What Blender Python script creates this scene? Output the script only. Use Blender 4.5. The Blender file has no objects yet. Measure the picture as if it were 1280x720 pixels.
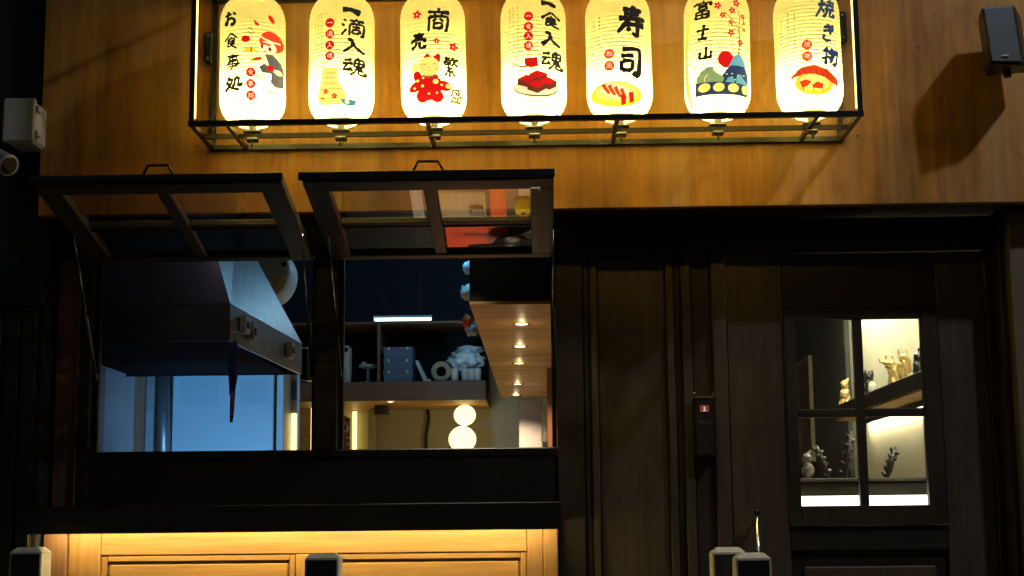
import bpy, bmesh, math, random
from mathutils import Vector, Matrix, noise
random.seed(7)
R = math.radians
scene = bpy.context.scene
C = scene.collection

# ------------------------------------------------------------------ camera
FPX, PITCH, ROLL, YAW, EYE = 1920.0, R(8.8), R(0.58), R(-1.1), 1.5
fw = Vector((math.sin(YAW)*math.cos(PITCH), math.cos(YAW)*math.cos(PITCH), math.sin(PITCH)))
r0 = Vector((math.cos(YAW), -math.sin(YAW), 0)); u0 = r0.cross(fw)
rt = r0*math.cos(ROLL) - u0*math.sin(ROLL); up = u0*math.cos(ROLL) + r0*math.sin(ROLL)
cam_data = bpy.data.cameras.new('camera'); cam = bpy.data.objects.new('camera', cam_data); C.objects.link(cam)
cam_data.sensor_width = 36; cam_data.lens = 36*FPX/1280; cam_data.clip_start = .05; cam_data.clip_end = 500
cam.matrix_world = Matrix((( rt.x, up.x, -fw.x, 0), (rt.y, up.y, -fw.y, 0), (rt.z, up.z, -fw.z, EYE), (0, 0, 0, 1)))
scene.camera = cam

# ------------------------------------------------------------------ night sky, view
w = bpy.data.worlds.new('World'); scene.world = w; w.use_nodes = True
wn = w.node_tree; bg = wn.nodes['Background']
sky = wn.nodes.new('ShaderNodeTexSky'); sky.sky_type = 'NISHITA'; sky.sun_disc = False
sky.sun_elevation = R(0.0); sky.sun_rotation = R(20); sky.altitude = 50
wn.links.new(sky.outputs[0], bg.inputs[0]); bg.inputs[1].default_value = 0.05
scene.view_settings.view_transform = 'Standard'; scene.view_settings.look = 'None'
scene.view_settings.exposure = 0.0; scene.view_settings.gamma = 1.0
scene.cycles.max_bounces = 8; scene.cycles.transparent_max_bounces = 16
scene.cycles.use_denoising = True
scene.cycles.sample_clamp_indirect = 6

LAMP = Vector((2.95, 3.55, 5.35))          # head of the street lamp at the upper right

def P(px, py, Y):                        # a point of the place at depth Y
    d = fw*FPX + rt*(px-640) + up*(360-py)
    return Vector((d.x*Y/d.y, Y, EYE + d.z*Y/d.y))
def X(px, py, Y): return P(px, py, Y).x
def Z(px, py, Y): return P(px, py, Y).z

# ------------------------------------------------------------------ materials
def nodes(name):
    m = bpy.data.materials.new(name); m.use_nodes = True
    nt = m.node_tree; b = nt.nodes['Principled BSDF']
    return m, nt, b
def N(nt, t, **kw):
    n = nt.nodes.new(t)
    for k, v in kw.items(): setattr(n, k, v)
    return n
def ramp(nt, src, stops):
    r = N(nt, 'ShaderNodeValToRGB'); el = r.color_ramp.elements
    while len(el) < len(stops): el.new(.5)
    for e, (p, c) in zip(el, stops): e.position = p; e.color = (*c, 1)
    nt.links.new(src, r.inputs[0]); return r.outputs[0]
def coords(nt, scale, rot=(0, 0, 0), rnd=True):
    tc = N(nt, 'ShaderNodeTexCoord'); mp = N(nt, 'ShaderNodeMapping')
    mp.inputs['Scale'].default_value = scale; mp.inputs['Rotation'].default_value = rot
    if rnd:
        oi = N(nt, 'ShaderNodeObjectInfo'); mu = N(nt, 'ShaderNodeMath', operation='MULTIPLY'); mu.inputs[1].default_value = 37.0
        nt.links.new(oi.outputs['Random'], mu.inputs[0])
        ad = N(nt, 'ShaderNodeVectorMath', operation='ADD')
        nt.links.new(tc.outputs['Object'], ad.inputs[0]); nt.links.new(mu.outputs[0], ad.inputs[1])
        nt.links.new(ad.outputs[0], mp.inputs[0])
    else: nt.links.new(tc.outputs['Object'], mp.inputs[0])
    return mp.outputs[0]
def noise_n(nt, vec, scale, detail=4, rough=.55, dist=0):
    n = N(nt, 'ShaderNodeTexNoise'); n.inputs['Scale'].default_value = scale; n.inputs['Detail'].default_value = detail
    n.inputs['Roughness'].default_value = rough; n.inputs['Distortion'].default_value = dist
    nt.links.new(vec, n.inputs['Vector']); return n.outputs['Fac']
def mixc(nt, fac, a, b, mode='MIX'):
    m = N(nt, 'ShaderNodeMix', data_type='RGBA', blend_type=mode)
    if isinstance(fac, float): m.inputs['Factor'].default_value = fac
    else: nt.links.new(fac, m.inputs['Factor'])
    for s, v in ((6, a), (7, b)):
        if isinstance(v, tuple): m.inputs[s].default_value = (*v, 1)
        else: nt.links.new(v, m.inputs[s])
    return m.outputs[2]
def bump(nt, b, h, strength=.2, dist=.002):
    n = N(nt, 'ShaderNodeBump'); n.inputs['Strength'].default_value = strength; n.inputs['Distance'].default_value = dist
    nt.links.new(h, n.inputs['Height']); nt.links.new(n.outputs[0], b.inputs['Normal'])

def wood(name, lo, hi, grain='Z', rough=.5, stain=.35, fine=90, spec=.4, wav=1.0):
    m, nt, b = nodes(name)
    s = {'Z': (1, 1, .045), 'X': (.045, 1, 1), 'Y': (1, .045, 1)}[grain]
    big = {'Z': (1, 1, .3), 'X': (.3, 1, 1), 'Y': (1, .3, 1)}[grain]
    v = coords(nt, s); v2 = coords(nt, big)
    g = noise_n(nt, v, fine, 5, .6, .3*wav); g2 = noise_n(nt, v, 14, 4, .6, 1.2*wav); st = noise_n(nt, v2, 3.2, 5, .62, .4)
    mid = tuple((a+c)/2 for a, c in zip(lo, hi))
    c1 = ramp(nt, g2, [(.28, lo), (.52, mid), (.75, hi)])
    c2 = ramp(nt, g, [(.3, tuple(x*.62 for x in lo)), (.7, tuple(min(1, x*1.1) for x in hi))])
    c = mixc(nt, .45, c1, c2)
    k = ramp(nt, st, [(.3, (1-stain,)*3), (.55, (.93, .93, .93)), (.72, (1, 1, 1))])
    c = mixc(nt, 1.0, c, k, 'MULTIPLY')
    oi = N(nt, 'ShaderNodeObjectInfo'); pt = ramp(nt, oi.outputs['Random'], [(0, (.80, .80, .80)), (1, (1.0, 1.0, 1.0))])
    c = mixc(nt, 1.0, c, pt, 'MULTIPLY')
    nt.links.new(c, b.inputs['Base Color'])
    rr = ramp(nt, g2, [(.2, (rough+.1,)*3), (.8, (max(.05, rough-.08),)*3)]); nt.links.new(rr, b.inputs['Roughness'])
    b.inputs['Specular IOR Level'].default_value = spec
    bump(nt, b, g, .35, .0012)
    return m
def plain(name, col, rough=.5, metal=0., var=.25, scale=9, spec=.5, bmp=.1, alpha=None):
    m, nt, b = nodes(name)
    v = coords(nt, (1, 1, 1)); n = noise_n(nt, v, scale, 6, .6); n2 = noise_n(nt, v, scale*9, 3, .6)
    c = ramp(nt, n, [(.28, tuple(x*(1-var) for x in col)), (.72, tuple(min(1, x*(1+var*.5)) for x in col))])
    nt.links.new(c, b.inputs['Base Color'])
    rr = ramp(nt, n2, [(.3, (max(.03, rough-.08),)*3), (.7, (min(1, rough+.1),)*3)]); nt.links.new(rr, b.inputs['Roughness'])
    b.inputs['Metallic'].default_value = metal; b.inputs['Specular IOR Level'].default_value = spec
    if bmp: bump(nt, b, n2, bmp, .001)
    return m
def emis(name, col, st, body=None):
    m, nt, b = nodes(name)
    b.inputs['Base Color'].default_value = (*(body or (.6, .6, .6)), 1)
    b.inputs['Emission Color'].default_value = (*col, 1); b.inputs['Emission Strength'].default_value = st
    return m
def glass(name, tint=(.93, .95, .95), dirt=.03, refl=1.0):
    m, nt, b = nodes(name); nt.nodes.remove(b)
    out = nt.nodes['Material Output']
    tr = N(nt, 'ShaderNodeBsdfTransparent'); tr.inputs[0].default_value = (*tint, 1)
    gl = N(nt, 'ShaderNodeBsdfGlossy'); gl.inputs['Roughness'].default_value = .02
    df = N(nt, 'ShaderNodeBsdfDiffuse'); df.inputs[0].default_value = (.5, .5, .48, 1)
    fr = N(nt, 'ShaderNodeFresnel'); fr.inputs[0].default_value = 1.5
    mu = N(nt, 'ShaderNodeMath', operation='MULTIPLY'); mu.inputs[1].default_value = refl; nt.links.new(fr.outputs[0], mu.inputs[0])
    ge = N(nt, 'ShaderNodeNewGeometry'); iv = N(nt, 'ShaderNodeMath', operation='SUBTRACT'); iv.inputs[0].default_value = 1.0; nt.links.new(ge.outputs['Backfacing'], iv.inputs[1])
    m3 = N(nt, 'ShaderNodeMath', operation='MULTIPLY'); nt.links.new(mu.outputs[0], m3.inputs[0]); nt.links.new(iv.outputs[0], m3.inputs[1]); mu = m3
    mx = N(nt, 'ShaderNodeMixShader'); nt.links.new(mu.outputs[0], mx.inputs[0]); nt.links.new(tr.outputs[0], mx.inputs[1]); nt.links.new(gl.outputs[0], mx.inputs[2])
    v = coords(nt, (1, 1, 1)); n = noise_n(nt, v, 7, 6, .7)
    dr = ramp(nt, n, [(.45, (dirt*.3,)*3), (.75, (dirt*2,)*3)])
    m2 = N(nt, 'ShaderNodeMixShader'); nt.links.new(dr, m2.inputs[0]); nt.links.new(mx.outputs[0], m2.inputs[1]); nt.links.new(df.outputs[0], m2.inputs[2])
    nt.links.new(m2.outputs[0], out.inputs[0])
    return m
def paper_mat():
    m, nt, b = nodes('lantern_paper'); nt.nodes.remove(b); out = nt.nodes['Material Output']
    v = coords(nt, (1, 1, 1)); n = noise_n(nt, v, 40, 6, .7)
    col = ramp(nt, n, [(.3, (.84, .80, .55)), (.7, (.93, .90, .66))])
    tl = N(nt, 'ShaderNodeBsdfTranslucent'); nt.links.new(col, tl.inputs[0])
    df = N(nt, 'ShaderNodeBsdfDiffuse'); nt.links.new(col, df.inputs[0])
    em = N(nt, 'ShaderNodeEmission'); em.inputs[0].default_value = (1, .84, .16, 1); em.inputs[1].default_value = .11
    mx = N(nt, 'ShaderNodeMixShader'); mx.inputs[0].default_value = .14
    nt.links.new(tl.outputs[0], mx.inputs[1]); nt.links.new(df.outputs[0], mx.inputs[2])
    ad = N(nt, 'ShaderNodeAddShader'); nt.links.new(mx.outputs[0], ad.inputs[0]); nt.links.new(em.outputs[0], ad.inputs[1])
    nt.links.new(ad.outputs[0], out.inputs[0]); return m
def print_mat(name, col, glow=0.):      # ink on lit paper: its own glow stands for lamplight coming through
    m, nt, b = nodes(name); b.inputs['Base Color'].default_value = (*col, 1); b.inputs['Roughness'].default_value = .8
    b.inputs['Specular IOR Level'].default_value = .1
    b.inputs['Emission Color'].default_value = (*col, 1); b.inputs['Emission Strength'].default_value = glow
    return m
def ground_mat(name, a, c):
    m, nt, b = nodes(name); v = coords(nt, (1, 1, 1), rnd=False); n = noise_n(nt, v, 60, 6, .7); n2 = noise_n(nt, v, 1.3, 5, .6)
    k = ramp(nt, n, [(.3, a), (.7, c)]); k2 = ramp(nt, n2, [(.3, (.6, .6, .6)), (.7, (1, 1, 1))])
    nt.links.new(mixc(nt, 1.0, k, k2, 'MULTIPLY'), b.inputs['Base Color']); b.inputs['Roughness'].default_value = .8
    bump(nt, b, n, .5, .003); return m

M = {}
M['fascia'] = wood('fascia_veneer', (.34, .140, .018), (.68, .300, .045), 'Z', .46, .62, 34, .35)
nt = M['fascia'].node_tree; b = nt.nodes['Principled BSDF']; src_ = b.inputs['Base Color'].links[0].from_socket
v = coords(nt, (1, 1, .16), rnd=False); n1 = noise_n(nt, v, 3.4, 7, .68, .5); f1 = ramp(nt, n1, [(.47, (0, 0, 0)), (.66, (.42, .42, .42))])
c_ = mixc(nt, f1, src_, (.42, .29, .16))
v = coords(nt, (1, 1, .5), rnd=False); n2 = noise_n(nt, v, 5.5, 7, .72, .8); f2 = ramp(nt, n2, [(.56, (0, 0, 0)), (.72, (.5, .5, .5))])
nt.links.new(mixc(nt, f2, c_, (.15, .060, .012)), b.inputs['Base Color'])
M['counter'] = wood('counter_oak', (.23, .12, .042), (.36, .20, .075), 'X', .5, .3, 60)
M['counter_v'] = wood('counter_oak_upright', (.22, .115, .04), (.35, .19, .07), 'Z', .5, .3, 60)
M['jamb'] = wood('brown_jamb', (.20, .10, .06), (.34, .17, .10), 'Z', .5, .4)
M['dark'] = wood('dark_stained_timber', (.026, .020, .016), (.052, .040, .032), 'Z', .45, .45, 80, .3)
M['darkx'] = wood('dark_stained_rail', (.018, .014, .012), (.038, .030, .025), 'X', .45, .4, 80, .3)
M['board'] = wood('dark_board', (.058, .043, .031), (.118, .088, .064), 'Z', .48, .5, 80, .3)
M['sash'] = wood('sash_timber', (.052, .042, .033), (.098, .080, .062), 'X', .42, .3, 80, .4)
M['sashy'] = wood('sash_timber_stile', (.052, .042, .033), (.098, .080, .062), 'Y', .42, .3, 80, .4)
M['pillar'] = wood('pillar_timber', (.11, .080, .052), (.20, .150, .10), 'Z', .5, .5, 60)
M['ledge'] = plain('black_ledge_lacquer', (.010, .010, .011), .38, 0, .4, 4, .4)
M['blackmetal'] = plain('black_steel', (.018, .017, .016), .34, .3, .3, 20, .5)
M['blackplastic'] = plain('black_plastic', (.014, .014, .016), .35, 0, .3, 12)
M['greywall'] = plain('navy_render', (.016, .020, .030), .75, 0, .35, 3, .3, .4)
M['slat'] = wood('black_slat', (.010, .010, .013), (.024, .023, .026), 'Z', .5, .4)
M['white'] = plain('white_plastic', (.50, .50, .47), .45, 0, .12, 6)
M['greyplastic'] = plain('grey_plastic', (.06, .066, .072), .5, 0, .2, 30, .5, .5)
M['camgrey'] = plain('camera_grey', (.30, .29, .26), .4, .2, .15, 8)
M['lens'] = plain('lens_black', (.006, .006, .008), .08, 0, .1, 8, .8, 0)
M['steel'] = plain('brushed_steel', (.30, .31, .33), .42, .8, .2, 14, .5, 0)
M['hood'] = plain('hood_steel', (.19, .18, .21), .42, .6, .3, 5)
M['chrome'] = plain('chrome', (.75, .75, .74), .12, 1, .1, 8, .5, 0)
M['glass'] = glass('window_glass', dirt=.012, refl=1.5)
M['sashglass'] = glass('sash_glass', (.86, .86, .84), .012, 2.2)
M['navy'] = plain('navy_wall_paint', (.010, .024, .040), .8, 0, .3, 2)
M['beige'] = plain('beige_wall_paint', (.40, .36, .23), .8, 0, .12, 2)
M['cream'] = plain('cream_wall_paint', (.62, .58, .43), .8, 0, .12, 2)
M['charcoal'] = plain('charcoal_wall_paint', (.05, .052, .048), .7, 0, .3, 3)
M['floor'] = plain('interior_tile', (.42, .34, .25), .4, 0, .3, 3)
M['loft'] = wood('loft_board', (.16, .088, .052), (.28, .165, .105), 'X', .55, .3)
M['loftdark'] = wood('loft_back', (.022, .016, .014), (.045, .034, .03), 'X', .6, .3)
M['plank'] = wood('ceiling_plank', (.46, .25, .055), (.78, .46, .11), 'X', .5, .35, 50)
M['redwood'] = wood('red_brown_wood', (.20, .07, .03), (.33, .13, .06), 'Z', .5, .3)
M['blackpaint'] = plain('black_paint', (.010, .010, .011), .6, 0, .3, 6)
M['mattblack'] = plain('matt_black_underside', (.008, .008, .009), .95, 0, .3, 5, .05, 0)  # flat near-black for the hood's inner tray and back rim
M['fridge'] = plain('pale_blue_enamel', (.36, .50, .60), .4, 0, .06, 3)
M['greypanel'] = plain('grey_panel', (.30, .25, .26), .5, 0, .2, 3)
M['crate'] = plain('blue_crate_plastic', (.10, .17, .30), .4, 0, .2, 12)
M['bluebody'] = plain('pale_blue_plastic', (.45, .55, .60), .45, 0, .15, 12)
M['bag'] = plain('plastic_bag', (.66, .72, .76), .25, 0, .45, 25, .7, .8)
M['card'] = plain('cardboard', (.34, .27, .17), .8, 0, .15, 20)
M['bluecloth'] = plain('blue_cloth', (.04, .05, .28), .7, 0, .3, 15)
M['pinkcloth'] = plain('pink_cloth', (.7, .15, .5), .7, 0, .3, 15)
M['orange'] = plain('orange_tray', (.95, .11, .003), .5, 0, .1, 6)
M['redorange'] = plain('red_tray', (.90, .075, .003), .5, 0, .1, 6)
M['yellow'] = plain('yellow_plastic', (.80, .62, .02), .4, 0, .1, 6)
M['boardwood'] = wood('cutting_board', (.45, .32, .18), (.6, .46, .28), 'X', .5, .15)
M['wok'] = plain('wok_iron', (.02, .02, .02), .25, .6, .2, 10)
M['gold'] = plain('gold_glaze', (.62, .45, .17), .3, .3, .35, 22)
M['owlblack'] = plain('black_glaze', (.02, .018, .018), .3, 0, .3, 20)
M['whiteglaze'] = plain('white_glaze', (.60, .58, .52), .35, 0, .2, 15)
M['paleglaze'] = plain('grey_glaze', (.22, .22, .21), .35, 0, .3, 15)
M['picture'] = plain('brown_print', (.17, .09, .06), .3, 0, .7, 7)
M['goldframe'] = plain('wood_picture_frame', (.32, .24, .14), .4, 0, .2, 12)
M['led'] = emis('warm_led', (1, .76, .27), 88)
M['ledwhite'] = emis('white_led', (1, .93, .72), 5.0)
M['ledwash'] = emis('wall_wash_led', (1, .90, .60), 90)
M['ledaddedwall'] = emis('added_wall_led', (1, .92, .62), 190)
M['ledcool'] = emis('cool_led', (.55, .85, 1), 5)
M['ledhood'] = emis('cool_hood_tube', (.22, .60, 1), 4)
M['ledamber'] = emis('amber_strip', (1, .78, .25), 3.0)
M['globe'] = emis('globe_paper', (1, .84, .38), 2.0, (.8, .75, .5))
M['down'] = emis('downlight_diffuser', (1, .86, .55), 8)
M['paper'] = paper_mat()
M['ink'] = print_mat('black_ink', (.020, .018, .016), .3)
M['greyink'] = print_mat('grey_ink', (.10, .10, .10), .8)
M['oliveink'] = print_mat('faint_ink', (.30, .28, .10), .6)
M['red'] = print_mat('red_ink', (.62, .008, .008), .95)
M['orangeink'] = print_mat('orange_ink', (.72, .05, .01), .95)
M['cream_ink'] = print_mat('cream_ink', (.9, .80, .45), .9)
M['yellowink'] = print_mat('yellow_ink', (.90, .58, .03), 1.0)
M['paleyellow'] = print_mat('pale_yellow_ink', (.95, .80, .17), 1.0)
M['blueink'] = print_mat('blue_ink', (.04, .22, .38), .8)
M['navyink'] = print_mat('navy_ink', (.025, .045, .10), .8)
M['tealink'] = print_mat('teal_ink', (.14, .40, .42), .8)
M['greenink'] = print_mat('green_ink', (.26, .38, .16), .8)
M['brownink'] = print_mat('brown_ink', (.16, .03, .015), .8)
M['seam'] = print_mat('paper_seam', (.78, .66, .10), .75)
M['asphalt'] = ground_mat('asphalt', (.035, .035, .037), (.065, .064, .062))
M['deck'] = ground_mat('terrace_stone', (.16, .15, .14), (.26, .25, .23))
M['lampglow'] = emis('street_lamp_lens', (.95, .97, 1), 6)

# ------------------------------------------------------------------ builders
ORG = {}
def tag(o, label=None, cat=None, group=None, kind=None):
    if label: o['label'] = label
    if cat: o['category'] = cat
    if group: o['group'] = group
    if kind: o['kind'] = kind
    return o
def thing(name, loc, label, cat, group=None, rot=None):
    o = bpy.data.objects.new(name, None); C.objects.link(o); o.location = loc; o.empty_display_size = .05
    if rot: o.rotation_euler = rot
    ORG[o.name] = Vector(loc); return tag(o, label, cat, group)
class MB:
    def __init__(s): s.bm = bmesh.new(); s.mi = 0
    def _mark(s): return len(s.bm.verts), len(s.bm.faces)
    def box(s, x0, x1, y0, y1, z0, z1, bev=0.0):
        if x1 < x0: x0, x1 = x1, x0
        if y1 < y0: y0, y1 = y1, y0
        if z1 < z0: z0, z1 = z1, z0
        vs = [s.bm.verts.new(p) for p in ((x0,y0,z0),(x1,y0,z0),(x1,y1,z0),(x0,y1,z0),(x0,y0,z1),(x1,y0,z1),(x1,y1,z1),(x0,y1,z1))]
        fs = [s.bm.faces.new([vs[i] for i in f]) for f in ((0,3,2,1),(4,5,6,7),(0,1,5,4),(1,2,6,5),(2,3,7,6),(3,0,4,7))]
        for f in fs: f.material_index = s.mi
        if bev:
            es = list({e for f in fs for e in f.edges}); bmesh.ops.bevel(s.bm, geom=es, offset=bev, segments=1, affect='EDGES')
        return s
    def hexa(s, b, t):               # two rings of equal length
        vb = [s.bm.verts.new(p) for p in b]; vt = [s.bm.verts.new(p) for p in t]; n = len(b)
        s.bm.faces.new(vb[::-1]).material_index = s.mi; s.bm.faces.new(vt).material_index = s.mi
        for i in range(n): s.bm.faces.new((vb[i], vb[(i+1) % n], vt[(i+1) % n], vt[i])).material_index = s.mi
        return s
    def tube(s, pts, r, seg=10, square=False):
        pts = [Vector(p) for p in pts]; rings = []
        n = 4 if square else seg
        for i, p in enumerate(pts):
            a = pts[max(0, i-1)]; b = pts[min(len(pts)-1, i+1)]; d = (b-a).normalized()
            h = Vector((0, 0, 1)) if abs(d.z) < .9 else Vector((1, 0, 0))
            u = d.cross(h).normalized(); v = u.cross(d)
            rr = r[i] if isinstance(r, (list, tuple)) else r
            off = math.pi/4 if square else 0
            rings.append([s.bm.verts.new(p + (u*math.cos(2*math.pi*k/n+off) + v*math.sin(2*math.pi*k/n+off))*rr) for k in range(n)])
        for q in range(len(rings)-1):
            for k in range(n):
                f = s.bm.faces.new((rings[q][k], rings[q][(k+1) % n], rings[q+1][(k+1) % n], rings[q+1][k])); f.material_index = s.mi
                if not square: f.smooth = True
        s.bm.faces.new(rings[0][::-1]).material_index = s.mi; s.bm.faces.new(rings[-1]).material_index = s.mi
        return s
    def lathe(s, prof, c, seg=32, axis='Z', cap=True, smooth=True):
        c = Vector(c); rings = []
        for r, h in prof:
            ring = []
            for k in range(seg):
                a = 2*math.pi*k/seg; ca, sa = math.cos(a)*r, math.sin(a)*r
                p = {'Z': (ca, sa, h), 'Y': (ca, h, -sa), 'X': (h, ca, sa)}[axis]
                ring.append(s.bm.verts.new(c + Vector(p)))
            rings.append(ring)
        for q in range(len(rings)-1):
            for k in range(seg):
                f = s.bm.faces.new((rings[q][k], rings[q][(k+1) % seg], rings[q+1][(k+1) % seg], rings[q+1][k])); f.smooth = smooth; f.material_index = s.mi
        if cap:
            for rg in (rings[0][::-1], rings[-1]): s.bm.faces.new(rg).material_index = s.mi
        return s
    def ico(s, c, r, sub=2, amp=0, fr=10):
        m = bmesh.ops.create_icosphere(s.bm, subdivisions=sub, radius=1.0)
        for v in m['verts']:
            k = 1 + (amp*noise.noise(v.co*fr + Vector(c)*7) if amp else 0)
            v.co = Vector((c[0]+v.co.x*r[0]*k, c[1]+v.co.y*r[1]*k, c[2]+v.co.z*r[2]*k))
            for f in v.link_faces: f.smooth = True; f.material_index = s.mi
        return s
    def quad(s, a, b, c, d):
        f = s.bm.faces.new([s.bm.verts.new(p) for p in (a, b, c, d)]); f.material_index = s.mi; return s
    def build(s, name, mat, parent=None, local=False, label=None, cat=None, group=None, kind=None, remesh=0):
        bmesh.ops.recalc_face_normals(s.bm, faces=s.bm.faces)
        me = bpy.data.meshes.new(name)
        vs = s.bm.verts
        if parent is not None: org = ORG[parent.name] if not local else Vector((0, 0, 0))
        else:
            xs = [v.co.x for v in vs]; ys = [v.co.y for v in vs]; zs = [v.co.z for v in vs]
            org = Vector(((min(xs)+max(xs))/2, (min(ys)+max(ys))/2, min(zs)))
        bmesh.ops.translate(s.bm, verts=vs, vec=-org)
        s.bm.to_mesh(me); s.bm.free()
        for m in (mat if isinstance(mat, list) else [mat]): me.materials.append(m)
        o = bpy.data.objects.new(name, me); C.objects.link(o)
        if parent is not None: o.parent = parent; ORG[o.name] = org
        else: o.location = org; ORG[o.name] = org
        if remesh:
            md = o.modifiers.new('join', 'REMESH'); md.mode = 'VOXEL'; md.voxel_size = remesh; md.use_smooth_shade = True
        return tag(o, label, cat, group, kind)
def bx(name, mat, parent, x0, x1, y0, y1, z0, z1, bev=.002, **kw):
    return MB().box(x0, x1, y0, y1, z0, z1, bev).build(name, mat, parent, **kw)
def copy_tree(o, parent=None):
    c = o.copy(); C.objects.link(c); c.parent = parent
    for ch in list(o.children): copy_tree(ch, c)
    return c
def struct(name, mat, *b, bev=0): return bx(name, mat, None, *b, bev=bev, kind='structure')

YW, YF, YC = 5.60, 5.35, 5.00
FL = .72                                     # shop floor and terrace level
# ================================================================== SETTING
m_ = MB(); m_.quad((-60, -60, 0), (60, -60, 0), (60, 60, 0), (-60, 60, 0)); m_.build('ground', M['asphalt'], kind='structure')
struct('terrace', M['deck'], -6, 5, 4.35, 13.5, .004, FL, bev=0)
t = thing('terrace_step', (0, 4.2, 0), 'stone step up to the shop terrace below the bollards', 'step')
bx('tread', M['deck'], t, -6, 5, 3.95, 4.346, .004, .36, .01)
struct('interior_wall_left', M['greypanel'], -2.3, -2.2, 5.80, 12.6, FL, 4.0)
struct('interior_wall_back', M['navy'], -2.2, .30, 12.05, 12.15, 1.9, 4.0)
struct('interior_wall_dining', M['beige'], -2.2, .30, 11.80, 12.04, FL, 2.9)
struct('interior_wall_partition', M['charcoal'], .30, .40, 5.80, 12.6, FL, 4.0)
struct('interior_floor', M['floor'], -2.2, 3.2, 5.76, 12.6, FL+.004, FL+.03)
struct('interior_ceiling', M['navy'], -2.3, 3.2, 5.76, 12.6, 3.9, 4.0)
WX = 1.95
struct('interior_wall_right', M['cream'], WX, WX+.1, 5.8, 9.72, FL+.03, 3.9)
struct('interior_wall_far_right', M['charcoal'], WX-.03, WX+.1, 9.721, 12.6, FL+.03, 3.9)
struct('interior_wall_end', M['charcoal'], .40, WX-.03, 12.4, 12.5, FL+.03, 3.9)

# ================================================================== SHOPFRONT
# fascia
t = thing('fascia', (0, YF, 2.61), 'stained wooden fascia above the awning windows and door, lit amber by the lanterns', 'fascia')
bx('panel', M['fascia'], t, -1.795, 3.2, YF, YF+.04, 2.612, 4.25, .002)
bx('soffit', M['dark'], t, -1.790, 3.195, YF+.041, YW+.15, 2.618, 2.65, .002)
bx('backing', M['dark'], t, -1.790, 3.195, YF+.045, YW+.16, 2.652, 4.24, .002)
for px, py in ((1072, 170), (64, 240), (247, 183), (1148, 60)):
    p = P(px, py, YF); MB().lathe([(.004, -.0015), (.003, 0)], (p.x, YF-.0005, p.z), 10, 'Y').build('screw', M['blackmetal'], t)
# header and wall over openings
t = thing('window_frame', (-.8, YW, FL), 'black timber frame round the two serving hatches', 'window frame')
xo = (-1.665, -.836, -.754, .052); ZS, ZT = 1.781, 2.50
bx('header', M['darkx'], t, -1.80, .150, YW, YW+.11, ZT, 2.614, .003)
bx('post', M['dark'], t, -1.705, xo[0], YW, YW+.10, 1.583, ZT-.002, .003)
bx('post', M['dark'], t, xo[1], xo[2], YW-.006, YW+.10, ZS+.003, ZT-.002, .003)
bx('post', M['dark'], t, xo[3], .150, YW-.008, YW+.10, FL, ZT-.002, .003)
bx('sill', M['ledge'], t, xo[0]+.001, xo[3]-.001, YW, YW+.13, 1.75, ZS, .004)
for a, b in ((xo[0], xo[1]), (xo[2], xo[3])):
    bx('stop_bead', M['dark'], t, a+.001, a+.018, YW+.055, YW+.085, ZS+.001, ZT-.003, .002)
    bx('stop_bead', M['dark'], t, b-.018, b-.001, YW+.055, YW+.085, ZS+.001, ZT-.003, .002)
bx('bead', M['jamb'], t, -1.712, -1.706, YW-.004, YW+.06, 1.583, ZT+.05, .001)
bx('apron', M['ledge'], t, -1.7045, xo[3]-.002, YW+.004, YW+.09, 1.583, 1.748, .002)
bx('jamb_board', M['jamb'], t, -1.795, -1.713, YW+.01, YW+.12, FL, ZT-.003, .003)
for q in ((-2.30, xo[0]-.02, FL, 3.9), (xo[3]+.02, .30, FL, 3.9), (xo[0]-.0195, xo[3]+.0195, ZT+.01, 3.9), (xo[0]-.0195, xo[3]+.0195, FL, 1.755)):
    bx('lining', M['dark'], t, q[0], q[1], YW+.135, YW+.155, q[2], q[3], 0)
# ledge
t = thing('counter_ledge', (-.87, 5.45, 1.48), 'long black ledge under the serving hatches with a warm light strip beneath', 'ledge')
bx('shelf', M['ledge'], t, -1.79, .056, 5.3205, YW-.012, 1.515, 1.578, 0)
bx('front_lip', M['ledge'], t, -1.791, .057, 5.30, 5.320, 1.487, 1.580, .003)
bx('light_strip', M['led'], t, -1.74, .02, 5.425, 5.44, 1.502, 1.5145, 0)
# counter front
t = thing('panelled_counter', (-.8, YW, FL), 'honey coloured panelled wooden counter front glowing under the black ledge', 'counter')
y0 = YW-.07
zt = 1.513
bx('stile', M['counter_v'], t, -1.70, -1.585, y0, y0+.05, FL, zt, .003)
bx('stile', M['counter_v'], t, -.885, -.835, y0, y0+.05, FL, 1.408, .003)
bx('stile', M['counter_v'], t, -.062, -.005, y0, y0+.05, FL, zt, .003)
bx('edge_post', M['counter_v'], t, -.004, .048, y0-.012, y0+.05, FL, zt, .003)
bx('top_rail', M['counter'], t, -1.584, -.063, y0+.001, y0+.05, 1.409, zt, .003)
bx('bottom_rail', M['counter'], t, -1.584, -.886, y0, y0+.05, FL, FL+.12, .003)
bx('bottom_rail', M['counter'], t, -.834, -.063, y0, y0+.05, FL, FL+.12, .003)
for a, b in ((-1.584, -.886), (-.834, -.063)):
    bx('panel', M['counter'], t, a, b, y0+.022, y0+.04, FL+.12, 1.408, 0)
    for q in ((a+.001, a+.022, FL+.121, 1.407), (b-.022, b-.001, FL+.121, 1.407)): bx('moulding', M['counter_v'], t, q[0], q[1], y0+.006, y0+.0215, q[2], q[3], .003)
    bx('moulding', M['counter'], t, a+.0225, b-.0225, y0+.006, y0+.0215, 1.386, 1.407, .003)
    bx('raised_field', M['counter'], t, a+.030, b-.030, y0+.013, y0+.0215, FL+.15, 1.376, .003)
bx('post', M['jamb'], t, -1.785, -1.702, y0-.02, y0+.05, FL, zt, .003, label='brown corner post at the left end of the counter')

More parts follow.
